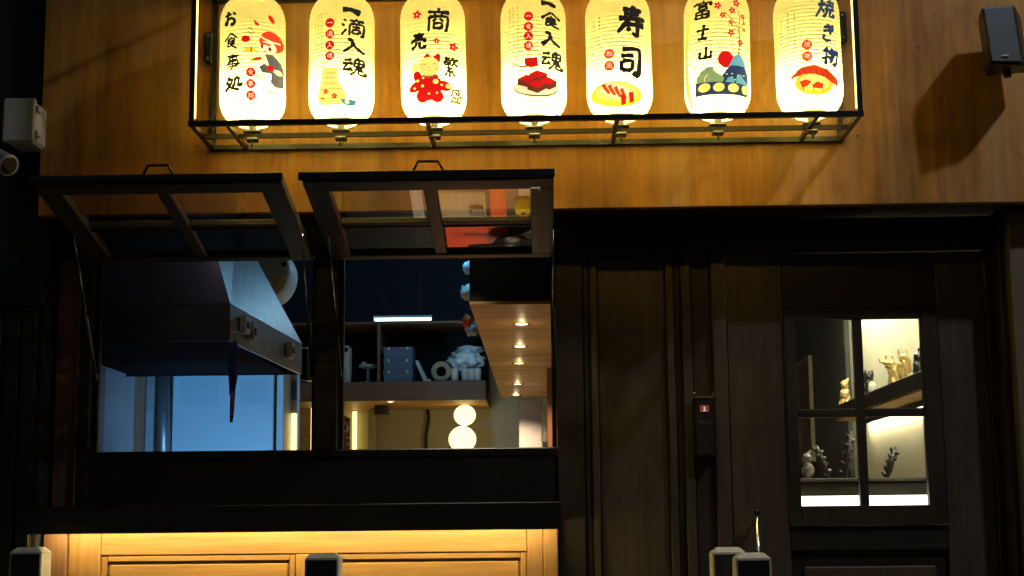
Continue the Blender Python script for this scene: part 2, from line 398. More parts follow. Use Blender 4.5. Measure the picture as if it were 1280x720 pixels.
# awning sashes: hinge line at the head of each opening, outer rail raised
def sash(xa, xb, label, g='top hung windows propped open over the hatches'):
    A = R(10.8); L = .715; wd = xb-xa
    t = thing('awning_window', ((xa+xb)/2, YW-.012, ZT-.004), label, 'window', g, rot=(-A, 0, 0))
    h = wd/2
    def q(name, mat, x0, x1, d0, d1, z0=-.018, z1=.018, bev=.003): return MB().box(x0, x1, -d1, -d0, z0, z1, bev).build(name, mat, t, local=True)
    q('bottom_rail', M['sash'], -h, h, L-.070, L)
    q('top_rail', M['sash'], -h, h, 0, .035)
    q('stile', M['sashy'], -h, -h+.078, .036, L-.071); q('stile', M['sashy'], h-.078, h, .036, L-.071)
    q('muntin', M['sashy'], -.022, .022, .036, L-.071, -.013, .013)
    rail = .325
    q('muntin', M['sash'], -h+.079, -.0225, rail-.014, rail+.014, -.012, .012); q('muntin', M['sash'], .0225, h-.079, rail-.014, rail+.014, -.012, .012)
    q('drip_strip', M['blackmetal'], -h-.012, h+.004, L+.0005, L+.016, -.012, .014, .002)
    for x0, x1 in ((-h+.0792, -.0227), (.0227, h-.0792)):
        for d0, d1 in ((.037, rail-.0145), (rail+.0145, L-.072)):
            q('pane', M['sashglass'], x0, x1, d0, d1, -.002, .002, 0)
            q('glazing_bead', M['sash'], x0, x1, d1-.008, d1-.0005, -.0165, -.0025, .001)
    MB().tube([(-.052, -L+.01, .016), (-.033, -L-.004, .050), (.033, -L-.004, .050), (.052, -L+.01, .016)], .0052, 8).build('handle', M['blackmetal'], t, local=True)
    for sx in (-1, 1):
        MB().box(sx*(h-.03)-.018, sx*(h-.03)+.018, -.03, .004, .019, .024, .001).build('hinge', M['blackmetal'], t, local=True)
    return t, A
s1, A = sash(-1.660, -.842, 'left awning window propped open below the lantern cage, over the range hood')
s2, A = sash(-.775, .046, 'right awning window propped open, its panes reflecting orange and yellow things')
MB().box(.335, .365, -.66, -.645, -.0205, -.0185, 0).box(.36, .365, -.645, -.625, -.0205, -.0185, 0).build('corner_plate', M['chrome'], s2, local=True)
for xs, side, lab in ((-1.655, 1, 'leftmost silver gas strut holding up the left awning window'), (-.842, -1, 'gas strut left of the middle post holding up the left awning window'),
                      (-.750, 1, 'gas strut right of the middle post holding up the right awning window'), (.046, -1, 'rightmost gas strut holding up the right awning window')):
    a = Vector((xs+side*.006, YW+.02, 2.065)); d = .27
    b = Vector((xs+side*.002, YW-.012-d*math.cos(A), ZT-.02+d*math.sin(A)))
    m1 = a.lerp(b, .45)
    t = thing('gas_strut', a, lab, 'gas strut', 'gas struts of the awning windows')
    MB().tube([a, m1], .0065, 10).build('cylinder', M['blackmetal'] if xs > -1.6 else M['steel'], t)
    MB().tube([m1, b], .0034, 8).build('rod', M['chrome'], t)
    MB().box(a.x-.006, a.x+.006, a.y-.012, a.y+.012, a.z-.018, a.z+.006, .002).build('bracket', M['blackmetal'], t)

# dark panelled wall between the hatch and the door
t = thing('panelled_wall', (.4, YW, FL), 'dark stained vertical boards between the serving hatch and the door', 'wall')
bx('backing', M['dark'], t, .151, .676, YW+.06, YW+.1, FL, 2.61, 0)
bx('top_rail', M['darkx'], t, .151, 1.651, YW-.002, YW+.055, 2.485, 2.613, .003)
def vboard(x0, x1, dy, mat='board', z0=FL, z1=2.483): bx('board', M[mat], t, x0, x1, YW+dy, YW+.059, z0, z1, .004)
vboard(.153, .176, .012, 'dark'); vboard(.1775, .205, .000); vboard(.2065, .455, .022); vboard(.4565, .486, .000); vboard(.4875, .512, .014, 'dark')
vboard(.5135, .5485, -.004); vboard(.550, .622, .018, 'dark'); vboard(.6235, .676, -.006)
# door
t = thing('door', (1.17, YW, FL), 'dark timber entrance door with a four pane window', 'door')
x0, x1 = .680, 1.622
wx0, wx1, wz0, wz1 = .885, 1.447, 1.490, 2.275
bx('stile', M['board'], t, x0, wx0-.001, YW+.006, YW+.05, FL+.01, 2.482, .003)
bx('stile', M['board'], t, wx1+.001, x1, YW+.006, YW+.05, FL+.01, 2.482, .003)
bx('top_rail', M['darkx'], t, wx0, wx1, YW+.007, YW+.05, wz1+.001, 2.482, .003)
bx('lock_rail', M['darkx'], t, wx0, wx1, YW+.007, YW+.05, 1.402, wz0-.001, .003)
bx('lower_panel', M['darkx'], t, wx0, wx1, YW+.024, YW+.045, FL+.13, 1.401, .0)
bx('raised_field', M['board'], t, wx0+.045, wx1-.045, YW+.012, YW+.0235, FL+.2, 1.345, .006)
bx('bottom_rail', M['darkx'], t, wx0, wx1, YW+.007, YW+.05, FL+.01, FL+.129, .003)
gx = (.9265, 1.139, 1.170, 1.384); gz = (1.560, 1.878, 1.908, 2.236)
fr = M['dark']
bx('window_frame', fr, t, wx0+.001, gx[0], YW-.006, YW+.03, wz0+.001, wz1-.001, .002)
bx('window_frame', fr, t, gx[3], wx1-.001, YW-.006, YW+.03, wz0+.001, wz1-.001, .002)
bx('window_frame', fr, t, gx[0]+.001, gx[3]-.001, YW-.006, YW+.03, gz[3], wz1-.001, .002)
bx('window_frame', fr, t, gx[0]+.001, gx[3]-.001, YW-.006, YW+.03, wz0+.001, gz[0], .002)
bx('muntin', fr, t, gx[1], gx[2], YW-.002, YW+.03, gz[0]+.0003, gz[3]-.0003, .001)
bx('muntin', fr, t, gx[0]+.001, gx[1]-.001, YW-.001, YW+.03, gz[1], gz[2], .004)
bx('muntin', fr, t, gx[2]+.001, gx[3]-.001, YW-.001, YW+.03, gz[1], gz[2], .004)
for a, b in ((gx[0], gx[1]), (gx[2], gx[3])):
    for c, d in ((gz[0], gz[1]), (gz[2], gz[3])):
        bx('pane', M['glass'], t, a+.0012, b-.0012, YW+.012, YW+.016, c+.0012, d-.0012, 0)
hp = P(946, 640, YW-.05)
h = MB().tube([(hp.x, YW-.05, hp.z), (hp.x, YW-.05, .95)], .0085, 12).build('handle', M['chrome'], t)
MB().tube([(hp.x, YW-.05, hp.z-.03), (hp.x, YW+.006, hp.z-.03)], .006, 10).build('handle_mount', M['chrome'], h)
MB().lathe([(.011, -.006), (.012, 0), (.010, .008)], (hp.x, YW-.05, hp.z), 12).build('handle_cap', M['blackmetal'], h)
bx('jamb', M['dark'], t, x1+.002, x1+.028, YW-.01, YW+.06, FL, 2.483, .003)
# smart lock
lx0, lx1 = X(868, 530, YW-.03), X(893, 530, YW-.03); lz0, lz1 = Z(880, 572, YW-.03), Z(880, 491, YW-.03)
t = thing('door_lock', ((lx0+lx1)/2, YW, lz0), 'slim black electronic lock with a small lit red window beside the door', 'door lock')
bx('case', M['blackplastic'], t, lx0, lx1, YW-.045, YW+.017, lz0, lz1-.012, .005)
bx('slide_cover', M['blackplastic'], t, lx0+.003, lx1-.003, YW-.050, YW-.0455, lz0+.008, lz0+.13, .002)
bx('top_trim', M['chrome'], t, lx0+.002, lx1-.002, YW-.048, YW-.046, lz1-.020, lz1-.017, 0)
for s in (lx0+.003, lx1-.003): MB().lathe([(.003, 0), (.004, .01), (.003, .016)], (s, YW-.03, lz1-.012), 10).build('peg', M['chrome'], t)
w_ = bx('display', print_mat('lock_display', (.25, .05, .04), .5), t, (lx0+lx1)/2-.016, (lx0+lx1)/2+.016, YW-.0475, YW-.0455, lz1-.070, lz1-.046, 0)
cx_ = (lx0+lx1)/2
MB().box(cx_-.003, cx_+.003, YW-.0482, YW-.0476, lz1-.064, lz1-.052, 0).box(cx_-.006, cx_+.006, YW-.0482, YW-.0476, lz1-.068, lz1-.065, 0).build('symbol', print_mat('lock_symbol', (.8, .7, .6), .5), w_)
bx('card_slot', M['chrome'], t, cx_-.018, cx_+.018, YW-.0525, YW-.0503, lz0+.118, lz0+.121, 0)
# right pillar
t = thing('pillar', (1.9, YW, FL), 'grey brown timber pillar at the right edge beyond the door', 'pillar')
bx('shaft', M['pillar'], t, 1.676, 3.18, YW-.15, YW+.12, FL, 2.610, .004)
bx('corner_bead', M['dark'], t, 1.652, 1.675, YW-.10, YW+.09, FL, 2.611, .003)

# left neighbour wall
t = thing('neighbour_wall', (-2.6, 5.4, 0), 'dark navy wall left of the fascia with black timber slats below', 'wall')
bx('render', M['greywall'], t, -5.5, -1.797, 5.40, 5.58, 2.30, 4.3, .0)
bx('render', M['greywall'], t, -5.5, -1.797, 5.46, 5.58, FL, 2.298, .0)
for i in range(9):
    a = -1.80-(i+1)*.062
    bx('slat', M['slat'], t, a, a+.050, 5.428, 5.459, FL, 2.296, .003)
# ================================================================== THINGS ON THE FASCIA
# lantern cage
zc, zt_ = 2.847, 3.396
xl, xr = -1.168, 1.071
t = thing('lantern_cage', (-.05, YF, zc), 'long black steel cage on the fascia framing the row of paper lanterns', 'cage')
hb = .0085
def bar(a, b, r=.012, nm='bar'): return MB().tube([a, b], r, square=True).build(nm, M['blackmetal'], t)
for z in (zc, zt_):
    for y in (YC, YF-.012): bar((xl-.012, y, z), (xr+.012, y, z), .0125)
    for x in (xl, xr): bar((x, YC+.0095, z), (x, YF-.022, z), .0122)
for x in (xl, xr):
    for y in (YC, YF-.012): bar((x, y, zc+.0095), (x, y, zt_-.0095), .0122)
for x in (-1.05, -.375, .262, .93): bar((x, YC+.0095, zc-.001), (x, YF-.022, zc-.001), .010, 'cross_bar')
bar((xl+.010, 5.175, zc+.0005), (xr-.010, 5.175, zc+.0005), .011)
for sx, x in ((1, xl-.022), (-1, xr+.022)):
    z = 3.16+ (.0 if sx > 0 else .04)
    mp = bx('wall_bracket', M['blackmetal'], t, x-.014, x+.014, YF-.03, YF-.001, z, z+.115, .005)
    for zz in (z+.015, z+.10): MB().lathe([(.006, -.006), (.006, 0)], (x, YF-.030, zz), 8, 'Y').build('bolt', M['chrome'], mp)

M['ledaddedcage'] = emis('added_amber_cage_led', (1, .64, .12), 28)  # added strips behind the front bars, giving the wall its golden glow
bx('light_strip', M['ledaddedcage'], t, xl+.02, xr-.02, YC+.0092, YC+.0135, zc-.006, zc+.006, 0)
bx('light_strip', M['ledaddedcage'], t, xl+.02, xr-.02, YC+.0092, YC+.0135, zt_-.006, zt_+.006, 0)
for x, sx in ((xl, 1), (xr, -1)): bx('light_strip', M['ledamber'], t, x+sx*.0088, x+sx*.0125, YC-.004, YC+.004, zc+.02, zt_-.02, 0)
# ---- lantern art
BR = {   # brush strokes of each character on a 100 x 100 grid
'一': [[(6,52),(50,46),(94,55)]],
'士': [[(12,38),(88,34)],[(50,5),(50,90)],[(22,90),(80,88)]],
'山': [[(50,8),(50,82)],[(15,40),(17,84),(84,82)],[(84,36),(84,90)]],
'入': [[(30,10),(50,16),(42,55),(6,94)],[(50,22),(64,62),(98,92)]],
'き': [[(18,25),(82,16)],[(16,44),(84,34)],[(38,4),(56,40),(70,62)],[(28,64),(24,84),(50,94),(78,90)]],
'お': [[(10,30),(60,24)],[(34,6),(34,60),(30,86),(14,80),(24,62),(60,48),(86,62),(82,84),(58,92)],[(70,14),(92,32)]],
'司': [[(14,12),(86,10),(86,80),(78,94),(66,84)],[(14,32),(66,30)],[(18,50),(18,86)],[(18,50),(60,48),(58,80)],[(20,80),(58,78)]],
'物': [[(20,12),(8,36)],[(12,28),(44,26)],[(28,4),(28,96)],[(4,64),(46,50)],[(58,6),(46,42)],[(54,26),(94,22),(90,80),(80,94),(70,84)],[(70,28),(46,70)],[(84,28),(54,86)]],
'食': [[(50,4),(6,46)],[(50,6),(94,42)],[(50,26),(52,34)],[(30,42),(70,40),(68,66)],[(30,42),(30,88)],[(30,54),(68,53)],[(30,66),(68,65)],[(30,88),(52,78)],[(80,66),(60,76)],[(46,66),(60,84),(94,94)]],
'事': [[(10,14),(90,12)],[(26,25),(74,23),(74,38)],[(26,24),(26,40)],[(26,38),(74,37)],[(20,50),(80,49),(80,76)],[(4,62),(96,61)],[(20,76),(80,75)],[(50,2),(50,94),(38,86)]],
'処': [[(24,6),(8,52)],[(18,26),(44,24),(34,56),(4,94)],[(16,46),(40,74),(94,94)],[(60,16),(60,54),(48,72)],[(60,18),(84,17),(84,62),(98,64),(97,50)]],
'商': [[(50,0),(50,12)],[(8,16),(92,14)],[(34,20),(38,32)],[(66,20),(60,32)],[(14,36),(14,98)],[(14,38),(86,35),(86,92),(76,90)],[(42,42),(30,56)],[(56,42),(70,54)],[(34,62),(34,88)],[(34,63),(66,61),(66,84)],[(34,84),(66,83)]],
'売': [[(14,16),(86,14)],[(50,0),(50,30)],[(24,32),(76,30)],[(10,44),(8,62)],[(10,46),(90,43),(84,62)],[(38,56),(34,78),(8,96)],[(58,56),(58,88),(74,94),(94,90),(93,76)]],
'繁': [[(24,2),(14,16)],[(20,10),(48,8)],[(16,22),(46,20),(42,42)],[(16,20),(12,42)],[(2,31),(54,29)],[(14,42),(44,40)],[(64,2),(54,22)],[(60,14),(96,12)],[(84,14),(56,46)],[(62,22),(94,46)],[(46,48),(34,58),(56,62)],[(64,54),(32,74),(72,74)],[(50,74),(50,100)],[(34,80),(20,96)],[(66,80),(82,94)]],
'盛': [[(14,15),(88,12)],[(14,14),(14,44),(2,60)],[(26,29),(48,27),(44,46)],[(56,0),(66,36),(88,56),(90,44)],[(80,24),(58,52)],[(20,62),(20,90)],[(20,63),(80,61),(80,90)],[(40,62),(40,90)],[(60,62),(60,90)],[(2,92),(98,91)]],
'富': [[(50,0),(50,10)],[(10,14),(6,28)],[(10,15),(92,13),(86,28)],[(26,27),(74,25)],[(30,36),(30,50)],[(30,37),(70,35),(68,50)],[(30,50),(68,49)],[(18,60),(18,98)],[(18,61),(82,59),(82,96)],[(50,60),(50,94)],[(18,77),(82,76)],[(18,94),(82,93)]],
'寿': [[(16,14),(84,12)],[(24,28),(76,26)],[(6,44),(94,40)],[(52,0),(44,40),(6,90)],[(30,61),(96,58)],[(70,46),(72,94),(56,86)],[(38,70),(50,84)]],
'焼': [[(10,26),(16,44)],[(42,20),(34,38)],[(26,4),(26,46),(2,96)],[(28,52),(42,74)],[(50,17),(96,14)],[(72,0),(72,28)],[(46,36),(98,34)],[(60,26),(58,48)],[(84,26),(86,48)],[(42,55),(98,52)],[(62,56),(56,78),(40,98)],[(78,56),(78,88),(98,90),(97,74)]],
'滴': [[(6,8),(20,20)],[(0,32),(14,44)],[(2,96),(22,60)],[(62,0),(62,10)],[(34,15),(96,12)],[(50,18),(54,28)],[(78,18),(72,28)],[(36,34),(36,98)],[(36,34),(94,32),(94,92),(84,88)],[(48,47),(82,46)],[(65,37),(65,60)],[(50,62),(50,84)],[(50,63),(80,62),(80,82)],[(50,82),(80,81)]],
'魂': [[(8,16),(40,14)],[(2,38),(46,34)],[(24,36),(8,72),(40,66)],[(34,54),(46,78)],[(70,-2),(62,12)],[(52,14),(52,50)],[(52,15),(90,13),(88,48)],[(52,31),(88,30)],[(52,48),(88,47)],[(70,14),(68,48)],[(66,48),(58,76),(38,98)],[(74,48),(74,88),(100,92),(98,74)],[(84,54),(78,70),(94,70)]],
'和': [[(40,4),(14,16)],[(4,33),(52,30)],[(30,12),(30,96)],[(28,36),(2,72)],[(32,38),(50,60)],[(62,28),(62,86)],[(62,29),(92,27),(92,86)],[(62,78),(92,77)]],
'風': [[(16,8),(14,60),(2,96)],[(16,8),(82,6),(84,76),(98,92),(98,74)],[(64,18),(34,26)],[(32,38),(32,60)],[(32,39),(68,37),(66,60)],[(32,59),(66,58)],[(50,26),(50,84)],[(26,86),(70,80)],[(62,70),(76,90)]],
}
def brush(pts, wd, rnd):           # a stroke with a pressed start, a lighter middle and a dragged end
    P_ = [Vector((p[0], p[1], 0)) for p in pts]; out = []
    for i in range(len(P_)-1):
        a = P_[max(0, i-1)]; b = P_[i]; c = P_[i+1]; d = P_[min(len(P_)-1, i+2)]
        n = max(3, int((c-b).length/7))
        for k in range(n):
            t = k/n; q = .5*((2*b)+(c-a)*t+(2*a-5*b+4*c-d)*t*t+(3*b-a-3*c+d)*t**3)
            lin = b.lerp(c, t); out.append(lin.lerp(q, .55))
    out.append(P_[-1]); n = len(out)-1; ws = []
    end = rnd.choice((.35, .9, 1.15, .5))
    for i in range(n+1):
        t = i/n; k = 1.15 - .42*math.sin(math.pi*min(1, t*1.15)) + (end-.9)*max(0, (t-.65)/.35)
        if i == 0: k *= .62
        if i == n: k *= .6
        ws.append(wd*k*rnd.uniform(.88, 1.12))
    return [(v.x, v.y) for v in out], ws
LR = .1145
YL = 5.175
class Art:
    """flat shapes in photograph pixels, wrapped onto the lantern's own surface"""
    def __init__(s, cx, c): s.cx = cx; s.c = c; s.items = []; s.n = 0
    def add(s, vs, fs, mat, layer=0): s.items.append((vs, fs, mat, layer))
    def poly(s, pts, mat, layer=0): s.add(pts, [tuple(range(len(pts)))], mat, layer)
    def ell(s, x, y, rx, ry, mat, layer=0, rot=0, n=18):
        c, q = math.cos(R(rot)), math.sin(R(rot))
        s.poly([(x+rx*math.cos(2*math.pi*i/n)*c-ry*math.sin(2*math.pi*i/n)*q, y+rx*math.cos(2*math.pi*i/n)*q+ry*math.sin(2*math.pi*i/n)*c) for i in range(n)], mat, layer)
    def flower(s, x, y, r, mat='red', layer=0, rot=0):
        for k in range(5):
            a = R(rot-90+72*k); s.ell(x+math.cos(a)*r*.55, y+math.sin(a)*r*.55, r*.5, r*.33, mat, layer+k*.06, rot-90+72*k, 10)
        s.ell(x, y, r*.18, r*.18, 'cream_ink', layer+.6, 0, 8)
    def stroke(s, pts, wd, mat, layer=0):
        L = []; Rr = []
        for i, p in enumerate(pts):
            a = pts[max(0, i-1)]; b = pts[min(len(pts)-1, i+1)]; dx, dy = b[0]-a[0], b[1]-a[1]; d = math.hypot(dx, dy) or 1
            ww = wd[i] if isinstance(wd, (list, tuple)) else wd
            L.append((p[0]-dy/d*ww/2, p[1]+dx/d*ww/2)); Rr.append((p[0]+dy/d*ww/2, p[1]-dx/d*ww/2))
        n = len(pts); s.add(L+Rr, [(i, i+1, n+i+1, n+i) for i in range(n-1)], mat, layer)
    def glyph(s, ch, x, y, wd, ht, mat='ink', bold=11., shear=.0, rot=0, layer=0, jit=.6):
        c, q = math.cos(R(rot)), math.sin(R(rot)); rnd = random.Random(ord(ch[0])+int(x)); sc = math.sqrt(wd*ht)/100 if ch != '一' else wd/100
        for i, st in enumerate(BR[ch]):
            pts, ws = brush([(a+rnd.uniform(-2, 2)*jit, b+rnd.uniform(-2, 2)*jit) for a, b in st], bold, rnd)
            o = []
            for a, b in pts:
                px = (a-50)/100*wd - (b-50)/100*shear*ht; py = (b-50)/100*(ht if ch != '一' else wd)
                o.append((x+px*c-py*q, y+px*q+py*c))
            s.stroke(o, [k*sc*(1 if mat == 'cream_ink' else 1.85) for k in ws], mat, layer+i*.07)
    def small(s, x, y0, y1, mat='oliveink', step=4.4, wd=2.4):
        y = y0
        while y < y1:
            k = random.random()
            s.stroke([(x-wd/2*random.uniform(.5, 1), y), (x+wd/2*random.uniform(.5, 1), y+random.uniform(-.3, .3))], .55, mat)
            if k > .25: s.stroke([(x+random.uniform(-.6, .6), y-1), (x+random.uniform(-.8, .8), y+1.7)], .55, mat, .1)
            if k > .5: s.stroke([(x-wd/2, y+1.5), (x+wd/2*random.uniform(.3, 1), y+1.6)], .5, mat, .2)
            y += step*random.uniform(.85, 1.15)
    def make(s, name, parent):
        if not s.items: return None
        bm = bmesh.new(); mats = []
        for vs, fs, mat, layer in s.items:
            if mat not in mats: mats.append(mat)
            mi = mats.index(mat); b2 = bmesh.new()
            vv = [b2.verts.new((x-s.cx, 0, y)) for x, y in vs]
            for f in fs:
                try: b2.faces.new([vv[i] for i in f])
                except ValueError: pass
            bmesh.ops.triangulate(b2, faces=b2.faces)
            xs = [v.co.x for v in b2.verts]; zs = [v.co.z for v in b2.verts]
            for k in range(int(min(xs)//4)+1, int(max(xs)//4)+1):
                bmesh.ops.bisect_plane(b2, geom=b2.verts[:]+b2.edges[:]+b2.faces[:], plane_co=(k*4, 0, 0), plane_no=(1, 0, 0))
            for k in range(int(min(zs)//6)+1, int(max(zs)//6)+1):
                bmesh.ops.bisect_plane(b2, geom=b2.verts[:]+b2.edges[:]+b2.faces[:], plane_co=(0, 0, k*6), plane_no=(0, 0, 1))
            idx = {}
            for v in b2.verts:
                p = P(s.cx+v.co.x, v.co.z, YL-LR+.008)
                dx = p.x - s.c.x; rr = prof_r(p.z-s.c.z) + .0011 + layer*.0005
                dx *= rr/ max(rr, .001); dx = max(-rr*.985, min(rr*.985, dx))
                idx[v] = bm.verts.new((s.c.x+dx, YL-math.sqrt(rr*rr-dx*dx), p.z))
            for f in b2.faces:
                nf = bm.faces.new([idx[v] for v in f.verts]); nf.material_index = mi; nf.smooth = False
            b2.free()
        bm.normal_update()
        me = bpy.data.meshes.new(name)
        for f in bm.faces:
            if f.normal.y > 0: f.normal_flip()
        org = ORG[parent.name]
        bmesh.ops.translate(bm, verts=bm.verts, vec=-org); bm.to_mesh(me); bm.free()
        for m in mats: me.materials.append(M[m])
        o = bpy.data.objects.new(name, me); C.objects.link(o); o.parent = parent; ORG[o.name] = org; return o
HL = .440
def prof_r(z):                       # smooth radius of the lantern at height z above its base
    e = .085
    if z < e: k = max(0, 1-((e-z)/e)**2); return .060 + (LR-.060)*math.sqrt(k)
    if z > HL-e: k = max(0, 1-((z-HL+e)/e)**2); return .070 + (LR-.070)*math.sqrt(k)
    return LR
def lantern(cx, label, glow=1.0):
    c = P(cx, 75, YL); c = Vector((c.x, YL, 2.892))
    t = thing('paper_lantern', c, label, 'lantern', 'paper lanterns in the black cage')
    nr = 34; prof = []
    for i in range(nr*2+1):
        z = HL*i/(nr*2); r = prof_r(z) + (0 if i % 2 else -.0017)
        prof.append((r, z))
    MB().lathe(prof, c, 56, cap=False).build('paper_shade', M['paper'], t)
    wires = MB()
    for i in range(1, nr):
        z = HL*i/nr; r = prof_r(z)-.0042; wires.lathe([(r-.0010, -.0012), (r+.0010, 0), (r-.0010, .0012)], (c.x, c.y, c.z+z), 40, cap=False)
    wires.build('rib_wires', M['card'], t, kind='stuff')
    MB().lathe([(.057, -.005), (.063, -.005), (.063, .003), (.057, .003), (.057, -.005)], c, 32, cap=False).build('bottom_ring', M['white'], t)
    MB().lathe([(.066, -.004), (.0735, -.006), (.0735, .008), (.066, .008)], (c.x, c.y, c.z+HL), 32, cap=False).build('top_ring', M['blackmetal'], t)
    MB().tube([(c.x-.066, YL, c.z+HL), (c.x-.03, YL, c.z+HL+.04), (c.x, YL, zt_-.004), (c.x+.03, YL, c.z+HL+.04), (c.x+.066, YL, c.z+HL)], .0022, 6).build('hanger', M['blackmetal'], t)
    # clamp on the middle bar that steadies the lantern
    k = MB().box(c.x-.030, c.x+.030, YL-.014, YL+.014, zc+.009, zc+.020, .003).box(c.x-.020, c.x+.020, YL-.020, YL+.020, zc-.020, zc-.009, .003).build('clamp', M['blackplastic'], t)
    MB().tube([(c.x, YL-.012, zc-.021), (c.x, YL-.012, zc-.040)], .004, 8).build('thumb_screw', M['blackmetal'], k)
    bl = bpy.data.lights.new('bulb_light', 'POINT'); bl.energy = 6.6*glow; bl.color = (1, .85, .25); bl.shadow_soft_size = .018
    lo = bpy.data.objects.new('bulb', bl); C.objects.link(lo); lo.parent = t; lo.location = (0, 0, .095)
    ps = MB().tube([(c.x, YL, zc+.021), (c.x, YL, c.z+.058)], .012, 10).build('lamp_socket', M['white'], t)
    t.rotation_euler = (R(random.uniform(-.8, .8)), R(random.uniform(-1.0, 1.0)), R(random.uniform(-2, 2)))
    return t, c
def seals(t, cx, c, x, ys, txt, r=5.4, mat='red'):
    for i, (y, ch) in enumerate(zip(ys, txt)):
        a = Art(cx, c); a.ell(x+i*.4*0, y, r, r, mat, 0); so = a.make('seal', t)
        a = Art(cx, c); a.glyph(ch, x, y, r*1.2, r*1.2, 'cream_ink', 11 if len(BR[ch]) < 9 else 8.5, layer=1, jit=.2); a.make('character', so)
def calligraphy(t, cx, c, lst, mat='ink', name='calligraphy_character'):
    for ch, x, y, wd, ht, kw in lst:
        a = Art(cx, c); a.glyph(ch, x, y, wd, ht, mat, **kw); a.make(name, t)
K = dict(bold=11, shear=.10, jit=1.0)
KT = dict(bold=7.6, shear=.08, jit=.8)

# 1
t, c = lantern(317, 'leftmost paper lantern, printed with a red-haired cook juggling food')
calligraphy(t, 317, c, [('お', 288, 22, 18, 20, K), ('食', 289, 50, 20, 21, KT), ('事', 291, 77, 21, 21, dict(bold=7, shear=.1, jit=1)), ('処', 291, 104, 22, 20, K)])
seals(t, 317, c, 314, (91, 105.5, 120), '食事処', 6.0)
a = Art(317, c)
a.stroke([(342, 84), (338, 92), (341, 98)], [5, 4, 3], 'cream_ink', 0)
a.poly([(331, 67), (340, 66), (348, 74), (352, 87), (344, 90), (336, 82)], 'greyink', 0)      # tunic
a.poly([(324, 84), (330, 79), (340, 84), (340, 90), (328, 91)], 'greyink', .4)                # bent leg
a.poly([(339, 88), (350, 88), (349, 98), (350, 104), (342, 107), (337, 101)], 'greyink', .8)   # standing leg
a.ell(337, 84, 4.2, 4, 'red', 1.4); a.ell(345.5, 87, 4, 3.4, 'cream_ink', 1.5)
a.ell(338, 51, 13.2, 13.5, 'orangeink', 1.2, 10); a.ell(334.5, 58.5, 9.5, 8, 'cream_ink', 1.6, 8)
a.stroke([(324, 44), (331, 48.5), (341, 51), (348, 50)], 2.0, 'cream_ink', 2.0)
a.poly([(325, 52), (333, 53), (339, 54), (336, 56.5), (331, 55), (328, 58)], 'orangeink', 2.2)
a.ell(328, 58, 1.5, 2.3, 'brownink', 2.4); a.ell(337, 60, 1.8, 2.6, 'brownink', 2.4); a.ell(331.5, 64, 1.2, .8, 'red', 2.4)
a.stroke([(319, 93), (322, 97), (326, 95)], 2, 'oliveink', 0); a.stroke([(335, 111), (337, 115), (341, 112)], 2, 'oliveink', 0)
a.make('cook_picture', t)
def piece(cx, c, t, fn, nm='flying_food'):
    a = Art(cx, c); fn(a); a.make(nm, t)
piece(317, c, t, lambda a: (a.poly([(318, 24), (321, 27), (326, 31), (324, 33), (320, 31)], 'red', .3), a.poly([(317, 30), (321, 33), (327, 32), (325, 35), (320, 36)], 'paleyellow', .1)))
piece(317, c, t, lambda a: a.ell(339, 22, 2.6, 5.2, 'red', .2, -30))
piece(317, c, t, lambda a: a.ell(308.5, 49.5, 5.6, 4.3, 'red', .2))
piece(317, c, t, lambda a: (a.ell(313.5, 63, 7.2, 3.8, 'yellowink', .2), a.stroke([(315, 60), (315, 67)], 1.4, 'brownink', .6)))
piece(317, c, t, lambda a: (a.ell(322, 74, 6.2, 2.4, 'orangeink', .2, -18), a.poly([(313, 76), (317, 75), (316, 78)], 'orangeink', .4)))
piece(317, c, t, lambda a: (a.stroke([(311, 35), (315, 36), (319, 41)], [1, 2, 1], 'greenink', .2), a.stroke([(311, 40), (316, 43), (320, 42)], [1, 1.6, 1], 'oliveink', .2)))
a = Art(317, c); a.stroke([(350.5, 15), (353, 40), (354.2, 80), (354, 120)], [1, 3.2, 3, 1.5], 'seam', 0); a.make('paper_seam', t)
# 2
t, c = lantern(427, 'second lantern from the left, with a yellow sake flask and blue cup')
calligraphy(t, 427, c, [('一', 439, 13, 24, 4, dict(bold=17, rot=6, jit=.8)), ('滴', 441, 34, 27, 23, KT), ('入', 441, 57, 27, 19, dict(bold=11.5, shear=-.05, jit=1)), ('魂', 442, 83, 28, 23, KT)])
seals(t, 427, c, 412.5, (29, 43, 57, 70.5), '一滴入魂', 5.9)
a = Art(427, c)
out = [(404, 86), (423, 86), (421, 92), (421, 98), (425, 106), (431, 116), (432, 122), (428, 128), (421, 130), (405, 130), (399, 126), (397, 120), (400, 113), (406, 104), (408, 98), (407, 92)]
a.poly([(x+(x-414)*.045, y+(y-108)*.03) for x, y in out], 'oliveink', 0); a.poly(out, 'paleyellow', .5)
for y, q in ((92, 6), (98, 6), (105, 9), (112, 13)): a.stroke([(414-q, y), (414+q, y)], .6, 'oliveink', .8)
a.flower(407.5, 115, 3.6, 'orangeink', 1); a.flower(418.5, 121, 3.8, 'red', 1); a.stroke([(400, 123), (412, 123), (428, 122)], .7, 'oliveink', 1.0); a.ell(403, 123, 2.6, 1.2, 'orangeink', 1.2)
a.make('sake_flask_picture', t)
a = Art(427, c); a.poly([(425.5, 124), (445.5, 125), (443, 130), (437, 132), (430, 130.5)], 'blueink', 1.5); a.ell(434, 127.4, 2.8, 2.2, 'cream_ink', 1.9); a.stroke([(436, 111), (439, 115), (442, 112)], .9, 'blueink', 0); a.make('sake_cup_picture', t)
a = Art(427, c)
for x, y0_, y1_ in ((393, 20, 74), (397.3, 18, 70), (401.5, 17, 64)): a.small(x, y0_, y1_)
a.make('small_print', t)
a = Art(427, c); a.stroke([(462, 14), (464, 40), (464.5, 80)], [1, 3, 1.5], 'seam', 0); a.make('paper_seam', t)
